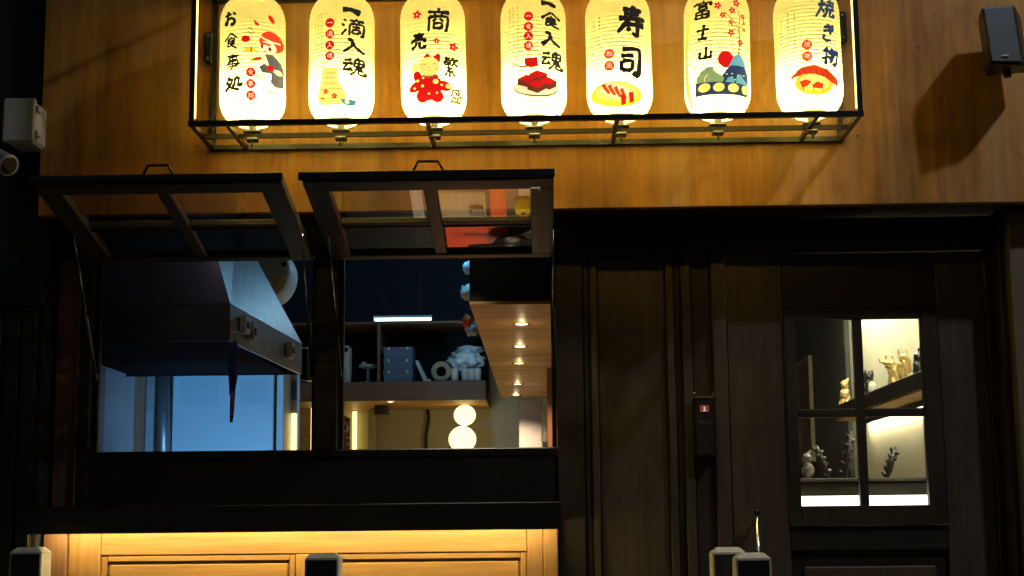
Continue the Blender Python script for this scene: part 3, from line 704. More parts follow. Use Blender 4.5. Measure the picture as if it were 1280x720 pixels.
# 3
t, c = lantern(543, 'third lantern from the left, with a red lucky cat and plum blossoms')
calligraphy(t, 543, c, [('商', 549, 26, 31, 30, KT), ('売', 524, 51, 20, 21, K), ('繁', 563, 83, 20, 26, KT), ('盛', 570, 118, 14, 19, dict(bold=8, shear=.12, jit=.8))])
a = Art(543, c); a.flower(522.5, 18, 5.4, rot=10); a.make('blossom', t); a = Art(543, c); a.flower(546.5, 52, 4.1); a.make('blossom', t); a = Art(543, c); a.flower(567, 57, 5.6, rot=20); a.make('blossom', t)
a = Art(543, c)
a.poly([(528, 80), (531, 70), (535, 67), (540, 73), (539, 82)], 'red', 0); a.poly([(541, 73), (548, 67), (551, 70), (550, 81), (544, 80)], 'red', 0)
a.ell(537, 108, 15, 18, 'red', .2); a.ell(520, 108, 9.5, 6, 'red', .3, -25); a.ell(555, 108, 9, 6.5, 'red', .3, 12); a.ell(522, 96, 5, 8, 'red', .4, -15); a.ell(528, 120, 8, 8, 'red', .45); a.ell(546, 121, 8, 7, 'red', .45)
a.ell(536.5, 84, 14, 11.8, 'paleyellow', 1); a.ell(518.5, 84, 3.6, 6.4, 'paleyellow', .8, 10)
a.stroke([(527, 82), (530, 80.5), (533, 82)], .9, 'brownink', 1.4); a.stroke([(541, 82), (544, 80.5), (547, 82)], .9, 'brownink', 1.4); a.ell(537, 85, .9, .7, 'brownink', 1.4)
a.stroke([(535, 88), (537, 89.5), (539, 88)], .7, 'brownink', 1.4)
for q in (-1, 1): a.stroke([(537+q*6, 86), (537+q*11, 85)], .5, 'brownink', 1.4); a.stroke([(537+q*6, 88), (537+q*11, 88.5)], .5, 'brownink', 1.4)
for x, y, r in ((544.5, 103, 3.6), (522, 101, 2), (528, 108, 2), (552, 107, 1.6), (518, 110, 1.6), (560, 108, 3.4), (536, 118, 1.5), (546, 117, 1.4), (549, 98, 1.6), (529, 98, 1.6)): a.ell(x, y, r, r*.85, 'paleyellow', 1.2, 0, 12)
a.stroke([(528, 94), (536, 98), (546, 94)], 1.6, 'oliveink', 1.6)
a.make('lucky_cat_picture', t)
# 4
t, c = lantern(667, 'middle lantern, printed with red braised pork on a plate')
calligraphy(t, 667, c, [('一', 685, 4, 22, 4, dict(bold=17, rot=6, jit=.8)), ('食', 688, 24, 27, 21, KT), ('入', 687, 48, 26, 19, dict(bold=11.5, shear=-.05, jit=1)), ('魂', 689, 75, 28, 24, KT)])
seals(t, 667, c, 660, (21, 34, 46, 58), '一食入魂', 5.8)
a = Art(667, c)
a.ell(669, 110, 28, 11.5, 'greyink', 0, 2); a.ell(669, 109, 27, 10.5, 'cream_ink', .4, 2)
def cube(x, y, s_):
    a.poly([(x-s_, y), (x-s_*.1, y-s_*.42), (x+s_, y-s_*.1), (x+s_*.15, y+s_*.42)], 'red', 1.4+y*.012)
    a.poly([(x-s_, y), (x+s_*.15, y+s_*.42), (x+s_*.15, y+s_*1.0), (x-s_, y+s_*.62)], 'brownink', 1.3+y*.012)
    a.poly([(x+s_*.15, y+s_*.42), (x+s_, y-s_*.1), (x+s_, y+s_*.5), (x+s_*.15, y+s_*1.0)], 'brownink', 1.3+y*.012)
cube(672, 93.5, 11.5); cube(658, 99, 11.5); cube(684, 101, 11.5); cube(670, 106, 11.5)
a.make('braised_pork_picture', t)
a = Art(667, c); a.stroke([(638, 76), (645, 81), (652, 84), (658, 84)], [1, 1.6, 2, 2], 'brownink', 0); a.poly([(655, 74), (671, 72), (672, 83), (663, 85.5), (656, 83)], 'red', .5); a.stroke([(657, 84.5), (664, 86.2), (673, 83.5)], 1, 'brownink', .8); a.make('ladle_picture', t)
a = Art(667, c)
for x, y0_, y1_ in ((636.5, 10, 64), (641, 8, 66), (646.8, 8, 68)): a.small(x, y0_, y1_)
a.make('small_print', t)
# 5
t, c = lantern(774, 'third lantern from the right, with two large characters above yellow sushi plate')
calligraphy(t, 774, c, [('寿', 789, 27, 37, 39, dict(bold=10.5, shear=.1, jit=1.3)), ('司', 787, 77, 32, 38, dict(bold=10.5, shear=.06, jit=1.3))])
seals(t, 774, c, 761, (67.5, 82.5), '和風', 6.3, 'orangeink')
a = Art(774, c)
a.ell(770.5, 117, 31.5, 15, 'yellowink', 0, 3); a.ell(770.5, 115.5, 26, 11.5, 'paleyellow', .4, 3)
for k in range(5): a.stroke([(748+k*2, 108+k*4.2), (793-k*2, 110+k*4.2)], .6, 'yellowink', .6)
a.poly([(748, 112), (762, 103), (786, 112), (784, 124), (762, 122)], 'cream_ink', .9)
for i in range(4): a.stroke([(753+i*7.5, 104+i*2.6), (756+i*7.4, 110+i*2.6), (761+i*7, 117+i*2.3)], [4.6, 4.2, 3], 'orangeink', 1.4); a.stroke([(753+i*7.5+3.6, 105+i*2.6), (759+i*7.4, 110+i*2.6)], .9, 'cream_ink', 1.8)
for x, y in ((778, 127), (788, 124)): a.poly([(x-3, y-8), (x+3, y-9), (x+4, y+2), (x-2, y+4)], 'red', 1.7)
a.make('sushi_plate_picture', t)
a = Art(774, c)
for x, y0_, y1_ in ((743, 24, 84), (749.5, 20, 78)): a.small(x, y0_, y1_, 'greyink')
a.make('small_print', t)
# 6
t, c = lantern(895, 'second lantern from the right, with a red sun, blossom branch and mountain')
calligraphy(t, 895, c, [('富', 875, 12, 22, 23, KT), ('士', 876, 40, 19, 20, K), ('山', 880, 66, 19, 19, K)])
a = Art(895, c)
a.stroke([(921, 66), (922.5, 56), (922, 44), (921, 34), (913, 25), (901, 15)], [1.8, 1.5, 1.4, 1.2, 1, .7], 'brownink', .2)
a.stroke([(921, 35), (922, 22), (920, 12)], .8, 'brownink', .3); a.stroke([(921, 35), (927, 27), (928, 18)], .8, 'brownink', .3); a.stroke([(921, 40), (914, 35), (911, 30)], .7, 'brownink', .3)
a.make('branch_picture', t)
for x, y, r in ((893, 8, 4.6), (917, 3, 4.8), (911.5, 13, 4.3), (899.5, 19.5, 3.9), (910, 28, 3.6), (910.5, 41, 4.5), (926, 18, 3), (928, 34, 2.6), (923.5, 51.5, 3.8), (928, 26, 2)):
    a = Art(895, c); a.flower(x, y, r, layer=.8, rot=random.uniform(0, 60)); a.make('blossom', t)
a = Art(895, c); a.ell(904.5, 74.5, 10.3, 10.3, 'red', 0, n=28); a.make('sun_picture', t)
a = Art(895, c)
a.poly([(900, 95), (907, 86), (914, 72), (919, 66), (924, 66), (930, 76), (935, 90), (936, 104), (900, 104)], 'tealink', .6)
a.poly([(899, 98), (905, 88), (911, 82), (915, 86), (919, 81), (924, 86), (929, 81), (934, 90), (936, 104), (899, 104)], 'navyink', 1)
for x, y in ((906, 93), (913, 92), (921, 93), (929, 92), (917, 99)): a.ell(x, y, 1.1, .8, 'cream_ink', 1.3, 0, 8)
a.make('mountain_picture', t)
a = Art(895, c)
a.poly([(868, 105), (870, 96), (875, 88), (882, 84), (889, 84), (891, 88), (885, 88), (882, 92), (884, 97), (890, 99), (898, 94), (903, 98), (900, 106)], 'greenink', 1.2)
a.stroke([(883, 93), (879, 97), (879, 102)], .8, 'cream_ink', 1.6)
a.poly([(904, 104), (908, 97), (914, 95), (917, 104)], 'tealink', 1.6); a.poly([(918, 104), (919, 95), (925, 91), (928, 96), (934, 101), (935, 105)], 'tealink', 1.7)
a.poly([(869, 103), (935, 103), (935, 117), (869, 119)], 'navyink', 1.9)
for x in (879, 896.5, 915, 931):
    w_ = 7 if x < 925 else 4.5
    a.ell(x, 109.5, w_, 5.2, 'paleyellow', 2.3, -8); a.stroke([(x-4, 111), (x, 108), (x+4, 111)], .8, 'navyink', 2.7)
a.make('waves_picture', t)
a = Art(895, c); a.stroke([(862, 8), (859, 30), (858.5, 70), (861, 110), (868, 134)], [1, 3, 3, 2.5, 1], 'seam', 0); a.make('paper_seam', t)
# 7
t, c = lantern(1011, 'rightmost paper lantern, printed with red grilled food on a yellow plate')
calligraphy(t, 1011, c, [('焼', 1034, 10, 24, 25, dict(bold=9, shear=.1, jit=1.2)), ('き', 1037, 40, 21, 24, dict(bold=11, shear=.15, jit=1)), ('物', 1039, 70, 23, 25, dict(bold=9.5, shear=.1, jit=1))], 'navyink')
seals(t, 1011, c, 1009.5, (56.5, 71), '焼物', 6.3, 'orangeink')
a = Art(1011, c)
a.ell(1019, 104, 24, 15, 'yellowink', 0, 4); a.ell(1019, 103, 19, 11, 'paleyellow', .3, 4)
a.stroke([(991, 96), (1003, 89), (1018, 88), (1033, 92), (1046, 101), (1049, 106)], [3, 9, 11, 11, 9, 2], 'orangeink', .8)
for i in range(7): a.stroke([(999+i*7, 87+abs(i-2)*.9), (1003+i*6.6, 95+abs(i-2)*1.1)], .8, 'brownink', 1.2)
a.poly([(1000, 102), (1008, 100), (1015, 103), (1010, 108), (1004, 110)], 'orangeink', .8); a.poly([(1015, 108), (1022, 103), (1030, 106), (1028, 112), (1018, 111)], 'orangeink', .8)
for x in (1004, 1016, 1028): a.stroke([(x, 106), (x+1.5, 115)], .9, 'brownink', 1.3)
a.make('grilled_food_picture', t)
a = Art(1011, c)
for x, y0_, y1_ in ((980.5, 20, 52), (987.5, 14, 70), (995, 14, 66)): a.small(x, y0_, y1_, 'greyink')
a.make('small_print', t)
a = Art(1011, c); a.stroke([(977, 12), (974, 40), (974, 90), (978, 120)], [1, 4, 4, 1], 'seam', 0); a.make('paper_seam', t)

# speaker
def speaker():
    Y = 5.12; a = P(1232, 5, Y); b = P(1276, 79, Y)
    t = thing('wall_speaker', (a.x+.06, YF, b.z), 'grey box loudspeaker mounted high at the right edge of the fascia', 'speaker')
    MB().hexa([(a.x+.004, Y+.004, b.z+.003), (b.x+.022, Y+.03, b.z-.003), (b.x+.075, Y+.15, b.z+.0), (a.x+.03, Y+.15, b.z)],
              [(a.x+.0, Y+.004, a.z-.003), (b.x+.018, Y+.03, a.z+.003), (b.x+.075, Y+.15, a.z), (a.x+.03, Y+.15, a.z)]).build('cabinet', M['blackplastic'], t)
    g = MB().hexa([(a.x+.010, Y-.006, b.z+.010), (b.x+.010, Y+.016, b.z+.005), (b.x+.011, Y+.026, b.z+.005), (a.x+.010, Y+.003, b.z+.010)],
                  [(a.x+.006, Y-.006, a.z-.010), (b.x+.006, Y+.016, a.z-.004), (b.x+.007, Y+.026, a.z-.004), (a.x+.006, Y+.003, a.z-.010)]).build('grille', M['greyplastic'], t)
    for o_ in (t.children[0], g):
        md = o_.modifiers.new('round_edges', 'BEVEL'); md.width = .009; md.segments = 3
    bx('badge', M['white'], g, a.x+.046, a.x+.070, Y-.002, Y+.004, b.z+.026, b.z+.031, 0)
    t.rotation_euler = (0, R(-4.5), 0)
    MB().tube([(b.x+.03, Y+.15, (a.z+b.z)/2), (b.x+.05, YF, (a.z+b.z)/2)], .02, 10).build('wall_mount', M['blackmetal'], t)
    MB().tube([(a.x+.09, Y+.10, b.z-.002), (a.x+.09, Y+.10, b.z-.022)], .014, 10).build('mount_knob', M['blackplastic'], t)
speaker()
# junction box
Y = 5.22; a = P(5, 124, Y); b = P(40, 176, Y)
t = thing('junction_box', ((a.x+b.x)/2, 5.4, b.z), 'white plastic junction box on the dark wall left of the fascia', 'junction box')
bx('case', M['white'], t, a.x, b.x+.004, Y+.02, 5.399, b.z, a.z, .012)
bx('lid', M['white'], t, a.x-.003, b.x+.008, Y-.004, Y+.0185, b.z-.004, a.z+.004, .008)
for zz in (a.z-.035, b.z+.028): bx('latch', M['white'], t, b.x+.009, b.x+.021, Y+.002, Y+.035, zz-.012, zz+.012, .003)
# camera
c0 = P(-26, 186, 5.12); c1 = P(9, 206, 5.02)
t = thing('security_camera', (c0.x, 5.4, c0.z-.03), 'grey bullet security camera below the junction box at the left edge', 'camera')
d = (c1-c0).normalized()
MB().tube([c0-d*.06, c0-d*.05, c1-d*.012, c1], [.030, .036, .036, .036], 24).build('body', M['camgrey'], t)
MB().tube([c1-d*.002, c1+d*.010, c1+d*.0105], [.038, .038, .032], 24).build('bezel', M['camgrey'], t)
MB().tube([c1+d*.008, c1+d*.0125], [.031, .029], 24).build('lens', M['lens'], t)
bx('sun_hood', M['camgrey'], t, c0.x-.06, c0.x+.02, c0.y-.06, c0.y+.06, c0.z+.036, c0.z+.040, .001)
MB().tube([c0-d*.02, c0+Vector((-.03, .1, .04)), (c0.x-.05, 5.399, c0.z+.05)], .013, 10).build('bracket', M['camgrey'], t)

# bollards
def bollard_proto(px, py, Y, lab, mat, h=None):
    p = P(px, py, Y); hw = .052
    t = thing('bollard', (p.x, Y, FL), lab, 'bollard', 'square bollards along the terrace')
    zt2 = p.z; c = .016
    rg = lambda q, z: [(p.x-q, Y-q, z), (p.x+q, Y-q, z), (p.x+q, Y+q, z), (p.x-q, Y+q, z)]
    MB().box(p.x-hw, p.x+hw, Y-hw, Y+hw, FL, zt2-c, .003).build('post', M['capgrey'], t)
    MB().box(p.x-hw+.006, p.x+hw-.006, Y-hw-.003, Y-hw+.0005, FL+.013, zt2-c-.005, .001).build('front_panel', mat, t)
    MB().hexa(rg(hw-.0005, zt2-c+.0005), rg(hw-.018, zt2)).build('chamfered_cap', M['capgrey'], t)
    MB().box(p.x-hw-.012, p.x+hw+.012, Y-hw-.012, Y+hw+.012, FL+.0005, FL+.012, .003).build('base_plate', M['blackmetal'], t)
    return t, p
M['bollard'] = plain('bollard_black_paint', (.012, .012, .013), .42, 0, .3, 8)
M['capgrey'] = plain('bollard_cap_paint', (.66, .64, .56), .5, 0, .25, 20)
t0, p0 = bollard_proto(39, 684, 5.08, 'leftmost black square bollard, its top glowing yellow in the counter light', M['bollard'])
for px, py, Y, lab in ((405, 691, 4.80, 'black square bollard standing in front of the middle of the counter'),
                       (909, 684, 4.95, 'left one of the two bollards standing together before the door'),
                       (939, 691, 4.72, 'right, nearer one of the two bollards standing together before the door')):
    q = P(px, py, Y); c = copy_tree(t0); c['label'] = lab
    c.location = (q.x, Y, FL - (p0.z - q.z))

# ================================================================== INTERIOR: KITCHEN
# range hood
YH0, YH1 = 6.05, 7.45
xr_ = X(287, 426, YH0); zb = Z(287, 426, YH0); zr = Z(287, 380, YH0); xl_ = X(118, 426, YH0)-.25
t = thing('range_hood', ((xl_+xr_)/2, 6.7, zb), 'large stainless steel range hood filling the left hatch', 'range hood')
xq = xr_+.07
def ring(x0, x1, y0, y1, z): return [(x0, y0, z), (x1, y0, z), (x1, y1, z), (x0, y1, z)]
MB().box(xl_, xr_, YH0, YH0+.012, zb, zr, .002).build('front_rim', M['hood'], t)
sr = MB().hexa([(xr_-.012, YH0+.013, zb), (xr_, YH0+.013, zb), (xq, YH1-.013, zb), (xq-.012, YH1-.013, zb)], [(xr_-.012, YH0+.013, zr), (xr_, YH0+.013, zr), (xq, YH1-.013, zr), (xq-.012, YH1-.013, zr)]).build('side_rim', M['steel'], t)
MB().box(xl_, xq, YH1-.012, YH1, zb, zr, .002).build('back_rim', M['mattblack'], t)
MB().hexa([(xl_, YH0, zr+.002), (xr_, YH0, zr+.002), (xq, YH1, zr+.002), (xl_, YH1, zr+.002)], ring(xl_+.15, xr_-.17, YH0+.10, YH1-.45, zr+.52)).build('canopy', M['hood'], t)
MB().box(xl_+.02, xr_-.0125, YH0+.013, YH1-.0125, zb+.006, zb+.016, 0).build('inner_tray', M['mattblack'], t)
for y_, z_ in ((YH0+.14, zb+.085), (YH0+.27, zb+.075), (YH0+1.02, zb+.08)):
    sh = .07*(y_-YH0)/(YH1-YH0); xr__ = xr_; xr_ = xr_+sh+.003
    kk = bx('switch_box', M['white'], t, xr_+.0005, xr_+.028, y_, y_+.085, z_-.035, z_+.035, .004)
    bx('switch', M['greyplastic'], kk, xr_+.0285, xr_+.034, y_+.02, y_+.06, z_-.015, z_+.015, .002); xr_ = xr__
for k in range(6): bx('seam', M['blackpaint'], t, xr_-.25-.30*k, xr_-.247-.30*k, YH0-.0012, YH0+.001, zb+.004, zr-.004, 0)
# hanging pouch
Y = 5.97; p = P(293, 421, Y); q = P(291, 528, Y)
t = thing('folding_umbrella', (p.x, Y, q.z), 'folded dark blue umbrella with a pink tip hanging from the range hood', 'umbrella')
MB().tube([(p.x-.002, Y, p.z-.02), (p.x-.001, Y, p.z-.06), (p.x-.002, Y, p.z-.15), (p.x-.006, Y, p.z-.23)], [.014, .020, .019, .010], 12).build('folded_canopy', M['bluecloth'], t)
MB().tube([(p.x-.001, Y-.004, p.z-.215), (p.x-.004, Y-.006, q.z+.03)], [.010, .008], 10).build('pink_tip', M['pinkcloth'], t)
MB().tube([(p.x-.004, Y-.004, q.z+.028), (p.x-.006, Y-.004, q.z)], [.009, .005], 8).build('ferrule', M['blackplastic'], t)
MB().tube([(p.x, Y, p.z-.02), (p.x+.003, Y, p.z+.015), (p.x, YH0-.002, p.z+.03)], .002, 6).build('strap', M['blackplastic'], t)
# blower housing behind the hood
p = P(326, 342, 8.3)
t = thing('exhaust_blower', p, 'round pale blue exhaust blower housing behind the range hood', 'blower')
MB().lathe([(.02, -.10), (.165, -.10), (.175, -.09), (.175, .18), (.02, .18)], p, 40, 'Y').build('housing', M['bluebody'], t)
MB().lathe([(.09, -.115), (.10, -.101)], p, 32, 'Y').build('inlet_ring', M['bluebody'], t)
for zz in (.03, .07): MB().box(p.x+.135, p.x+.165, p.y-.125, p.y-.101, p.z+zz-.010, p.z+zz+.010, .002).build('clip', M['blackplastic'], t)
MB().box(p.x+.10, p.x+.13, p.y-.104, p.y-.1015, p.z-.09, p.z-.04, 0).build('label_plate', M['yellow'], t)
# added lamp, unseen below the sill, to brighten the refrigerator front
src = Vector((-1.55, 5.92, 1.69))
t = thing('added_fridge_lamp', (src.x, src.y, 1.663), 'added blue lamp unseen behind the sill, brightening the refrigerator', 'lamp')
MB().tube([src-Vector((0, .05, .01)), src-Vector((0, .012, .002))], [.016, .022], 14).build('shade', M['blackmetal'], t)
bx('foot', M['blackmetal'], t, src.x-.02, src.x+.02, src.y-.06, src.y-.02, 1.663, 1.676, .002)
l = bpy.data.lights.new('added_fridge_beam', 'SPOT'); l.energy = 82; l.color = (.20, .56, 1); l.spot_size = R(46); l.spot_blend = .7; l.shadow_soft_size = .018
o = bpy.data.objects.new('beam', l); C.objects.link(o); o.parent = t; o.location = src - Vector(t.location)
o.rotation_euler = (Vector((-1.62, 7.62, 2.02)) - src).to_track_quat('-Z', 'Y').to_euler()
# lower kitchen row, seen under the hood
YK = 7.62
def kbox(name, mat, px0, px1, py0, py1, Y, dp, lab, cat, parent=None, bev=.003):
    a = P(px0, py0, Y); b = P(px1, py1, Y)
    return bx(name, mat, parent, a.x, b.x, Y, Y+dp, b.z, a.z, bev, label=lab, cat=cat) if parent is None else bx(name, mat, parent, a.x, b.x, Y, Y+dp, b.z, a.z, bev)
t = thing('refrigerator', P(279, 620, YK), 'pale blue refrigerator with faint handwritten notes, under the range hood', 'refrigerator')
kbox('door_panel', M['fridge'], 217, 340, 455, 640, YK, .03, None, None, t)
kbox('body', M['blackpaint'], 214, 343, 452, 640, YK+.031, .6, None, None, t)
a_ = P(0, 0, 1)
def note(px0, px1, py0, py1):
    n = kbox('note', M['notepaper'], px0, px1, py0, py1, YK-.002, .0015, None, None, t, 0)
    b = MB(); y = py0+5
    while y < py1-4:
        x = px0+4
        while x < px0+(px1-px0)*random.uniform(.3, .8):
            l = random.uniform(1, 4); A_, B_ = P(x, y, YK-.0025), P(min(x+l, px1-2), y+random.uniform(-.7, .7)+.6, YK-.0025)
            b.box(A_.x, B_.x, YK-.0032, YK-.0024, B_.z, B_.z+.0022); x += l+random.uniform(1, 3)
        y += random.uniform(3.5, 5.5)
    b.build('handwriting', M['pencil'], n)
M['notepaper'] = plain('note_paper', (.33, .47, .57), .7, 0, .05, 3); M['pencil'] = plain('pencil_lead', (.22, .27, .34), .8)
note(224, 272, 474, 508); note(300, 334, 474, 505)
kbox('grey_cabinet', M['greypanel'], 112, 169, 455, 640, YK+.05, .5, 'grey cabinet at the far left of the left hatch, beside a brown post', 'cabinet')
kbox('brown_post', M['jamb'], 169.5, 177, 455, 640, YK+.02, .06, 'thin brown post right of the grey cabinet under the hood', 'post')
kbox('steel_shelf_side', M['steel'], 178, 190, 455, 640, YK+.06, .3, 'pale steel side panel between the brown post and the steel tube', 'panel')
p = P(205, 640, YK); q = P(205, 455, YK)
MB().tube([p, q], .034, 20).build('steel_duct', M['steel'], label='round steel pipe standing left of the blue refrigerator', cat='pipe')
kbox('white_locker', M['bluebody'], 343.5, 352.5, 455, 640, YK+.05, .4, 'narrow pale blue locker right of the refrigerator', 'locker')
t = thing('poster_stand', P(362, 620, 7.9), 'tall narrow printed poster stand in blue, white and glowing yellow', 'poster stand')
kbox('panel', M['bluebody'], 353.5, 372, 462, 640, 7.9, .04, None, None, t)
kbox('blue_picture', M['blueprint'] if 'blueprint' in M else M['crate'], 355, 371, 476, 500, 7.895, .004, None, None, t, 0)
kbox('yellow_light_strip', M['ledamber'], 355, 359.5, 520, 640, 7.895, .004, None, None, t, 0)
kbox('yellow_light_strip', M['ledamber'], 364, 369, 517, 640, 7.895, .004, None, None, t, 0)
kbox('white_picture', M['whiteglaze'], 360.5, 363.5, 505, 640, 7.895, .004, None, None, t, 0)
# pale edge lines of rack right of the hood
t = thing('wire_rack', P(382, 480, 8.4), 'thin pale wire rack right of the range hood', 'rack')
for y_ in (434.5, 475.5):
    a, b = P(368, y_, 8.4), P(396, y_, 8.4); MB().tube([a, b], .0055, 6).build('wire', M['chrome'], t)
a, b = P(386.5, 400, 8.4), P(386.5, 476, 8.4); MB().tube([a, b], .006, 6).build('upright', M['blackmetal'], t)
for a_, b_ in ((368, 0),):
    pass

# loft shelf
YS = 10.9
zS0 = Z(488, 501, YS); zS1 = Z(488, 477, YS); zS2 = Z(488, 405, YS)
xa, xb = X(300, 490, YS)-.25, X(607, 490, YS)
t = thing('loft_shelf', ((xa+xb)/2, YS, zS0), 'long brown storage shelf above the dining room, seen through the right hatch', 'shelf')
bx('front_board', M['loft'], t, xa, xb, YS, YS+.02, zS0, zS1, .003)
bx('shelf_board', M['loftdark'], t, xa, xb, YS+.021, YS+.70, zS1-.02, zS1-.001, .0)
bx('ceiling_board', M['plank'], t, xa, xb, YS+.021, 11.79, zS0+.002, zS0+.02, .0)
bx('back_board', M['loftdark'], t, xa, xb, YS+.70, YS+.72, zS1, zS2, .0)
bx('top_board', M['loft'], t, xa, xb, YS+.0, YS+.72, zS2+.001, zS2+.018, .002)
for px in (386, 473): x = X(px, 440, YS); bx('upright', M['loft'], t, x-.010, x+.010, YS+.001, YS+.69, zS1+.001, zS2, .002)
zf = zS1
def on(px0, px1, pyt, Y=None):
    Y = Y or YS+.08; a, b = P(px0, pyt, Y), P(px1, pyt, Y); return a.x, b.x, a.z
x0, x1, z = on(422, 437.5, 433)
t = thing('white_appliance', ((x0+x1)/2, YS+.1, zf), 'small pale appliance with a dark window at the left end of the loft shelf', 'appliance')
bx('case', M['bluebody'], t, x0, x1, YS+.04, YS+.2, zf, z, .006); bx('window', M['blackplastic'], t, x0+.005, x1-.010, YS+.036, YS+.0395, z-.045, z-.015, 0)
for k in range(4): bx('vent', M['greyplastic'], t, x0+.02, x1-.02, YS+.037, YS+.0395, zf+.03+k*.022, zf+.036+k*.022, 0)
x0, x1, z = on(448, 471, 455)
t = thing('kitchen_scale', ((x0+x1)/2, YS+.1, zf), 'pale round platform scale on a stem between appliance and blue drawers', 'scale')
xm = (x0+x1)/2
MB().lathe([(.03, 0), (.03, .012), (.012, .02), (.012, z-zf-.03)], (xm, YS+.12, zf), 18).build('stem', M['bluebody'], t)
MB().lathe([(.03, z-zf-.03), (.068, z-zf-.02), (.068, z-zf-.006), (.055, z-zf)], (xm, YS+.12, zf), 24).build('platform', M['bluebody'], t)
bx('cup', M['whiteglaze'], t, xm-.045, xm-.01, YS+.10, YS+.14, z+.001, z+.018, .003)
x0, x1, z = on(480, 517, 435)
hh = (z-zf)/3
for k in range(3):
    t = thing('storage_box', ((x0+x1)/2, YS+.1, zf+k*hh), ('bottom', 'middle', 'top')[k]+' blue plastic storage box of the stack on the loft shelf', 'storage box', 'stack of blue storage boxes')
    za = zf+k*hh+.0005
    MB().hexa([(x0+.008, YS+.03, za), (x1-.008, YS+.03, za), (x1-.008, YS+.28, za), (x0+.008, YS+.28, za)],
              [(x0+.002, YS+.022, za+hh*.80), (x1-.002, YS+.022, za+hh*.80), (x1-.002, YS+.288, za+hh*.80), (x0+.002, YS+.288, za+hh*.80)]).build('tub', M['crate'], t)
    bx('lid', M['crate'], t, x0-.002, x1+.002, YS+.018, YS+.292, za+hh*.81, za+hh*.985, .004)
    for sx in (x0+.03, x1-.05): bx('clip', M['bluebody'], t, sx, sx+.018, YS+.012, YS+.0175, za+hh*.70, za+hh*.95, .002)
x0, x1, z = on(519, 536, 452)
t = thing('folded_stand', ((x0+x1)/2, YS+.1, zf), 'pale folded plastic stand leaning beside the blue storage boxes', 'stand')
MB().hexa([(x1-.035, YS+.06, zf), (x1, YS+.06, zf), (x1, YS+.12, zf), (x1-.035, YS+.12, zf)], [(x0, YS+.06, z), (x0+.02, YS+.06, z+.01), (x0+.02, YS+.12, z+.01), (x0, YS+.12, z)]).build('leaning_leg', M['bluebody'], t)
bx('foot', M['whiteglaze'], t, x1-.02, x1+.014, YS+.05, YS+.13, zf, zf+.02, .004)
p = P(552, 465, YS+.08)
t = thing('tape_roll', (p.x, p.y, zf), 'cardboard tube lying end-on beside the plastic bags on the loft shelf', 'tube')
rr = p.z-zf
MB().lathe([(.036, -.05), (rr-.003, -.05), (rr, -.045), (rr, .15), (.036, .15), (.036, -.05)], (p.x, p.y, zf+rr), 28, 'Y', cap=False).build('roll', M['card'], t)
MB().lathe([(.0355, .10), (.001, .10)], (p.x, p.y, zf+rr), 20, 'Y').build('dark_core', M['blackpaint'], t)
x0, x1, z = on(560, 603, 430)
t = thing('plastic_bag', ((x0+x1)/2, YS+.12, zf), 'crumpled pale blue plastic bag piled on the right end of the loft shelf', 'bag')
xm = (x0+x1)/2
MB().ico((xm, YS+.14, zf+.15), (.125, .09, .085), 4, .5, 3).build('bag_body', M['bag'], t)
MB().ico((xm+.03, YS+.13, zf+.235), (.09, .06, .03), 3, .6, 4).build('bag_knot', M['bluebody'], t)
t = thing('paper_bundle', (xm, YS+.05, zf), 'white paper rolls stacked under the crumpled plastic bag', 'bundle')
for k, dx in enumerate((-.075, .0, .045, .09)): MB().lathe([(.02, 0), (.026, .004), (.026, .085), (.02, .09)], (xm+dx, YS+.045, zf+.001), 14).build('roll', M['whiteglaze'], t)
# cloth things stacked up against the bulkhead
for k, (px, py, r, mt, lab) in enumerate(((585, 402, .028, 'redorange', 'red wrapped bundle beside the dark bulkhead, above the shelf'), (585, 366, .035, 'whiteglaze', 'white cloth bundle hanging beside the dark bulkhead'), (585, 335, .026, 'bluebody', 'topmost pale bundle hanging beside the dark bulkhead'), (590, 412, .03, 'bluebody', 'pale blue bundle under the red bundle beside the bulkhead'))):
    p = P(px, py, 9.0); MB().ico(p, (r*1.2, r, r*1.4), 3, .5, 3).build('cloth_bundle', M[mt], label=lab, cat='bundle')
# hanging batten
Y = 9.2; a, b = P(467, 401, Y), P(540, 396, Y)
t = thing('hanging_lamp', ((a.x+b.x)/2, Y, a.z), 'slim white linear lamp hanging in the dark right hatch', 'lamp')
bx('housing', M['bluebody'], t, a.x, b.x, Y-.02, Y+.02, b.z-.006, b.z+.008, .002)
bx('tube', M['ledcool'], t, a.x+.006, b.x-.006, Y-.018, Y+.018, a.z, b.z-.007, 0)
p = P(525, 372, Y); MB().tube([(p.x, Y, b.z+.008), (p.x, Y, 3.88)], .004, 8).build('rod', M['blackmetal'], t)

# bulkhead with plank underside and downlights
YB = 6.2
pl = P(587, 380, YB); pr_ = P(690, 379, YB); zB = pl.z; zBt = Z(620, 326, YB)+.12
YE = 10.85
t = thing('bulkhead', ((pl.x+pr_.x)/2, YB, zB), 'boxed ceiling bulkhead with black face and wooden underside set with downlights', 'bulkhead')
bx('black_face', M['blackpaint'], t, pl.x, .29, YB, YB+.03, zB+.012, zBt, .002)
bx('side_panel', M['blackpaint'], t, pl.x, pl.x+.02, YB+.031, YE, zB+.012, zBt, .0)
bx('top_panel', M['blackpaint'], t, pl.x, .29, YB, YE, zBt+.001, zBt+.02, .0)
n = 12; st = (YE-YB)/n
pk0 = None
for i in range(n):
    if pk0 is None: pk0 = bx('plank', M['plank'], t, pl.x, .29, YB+i*st+.0015, YB+(i+1)*st-.0015, zB-.004, zB+.011, .0015)
    else:
        k = pk0.copy(); C.objects.link(k); k.parent = t; k.location = (0, i*st, random.uniform(-.0015, .0015))
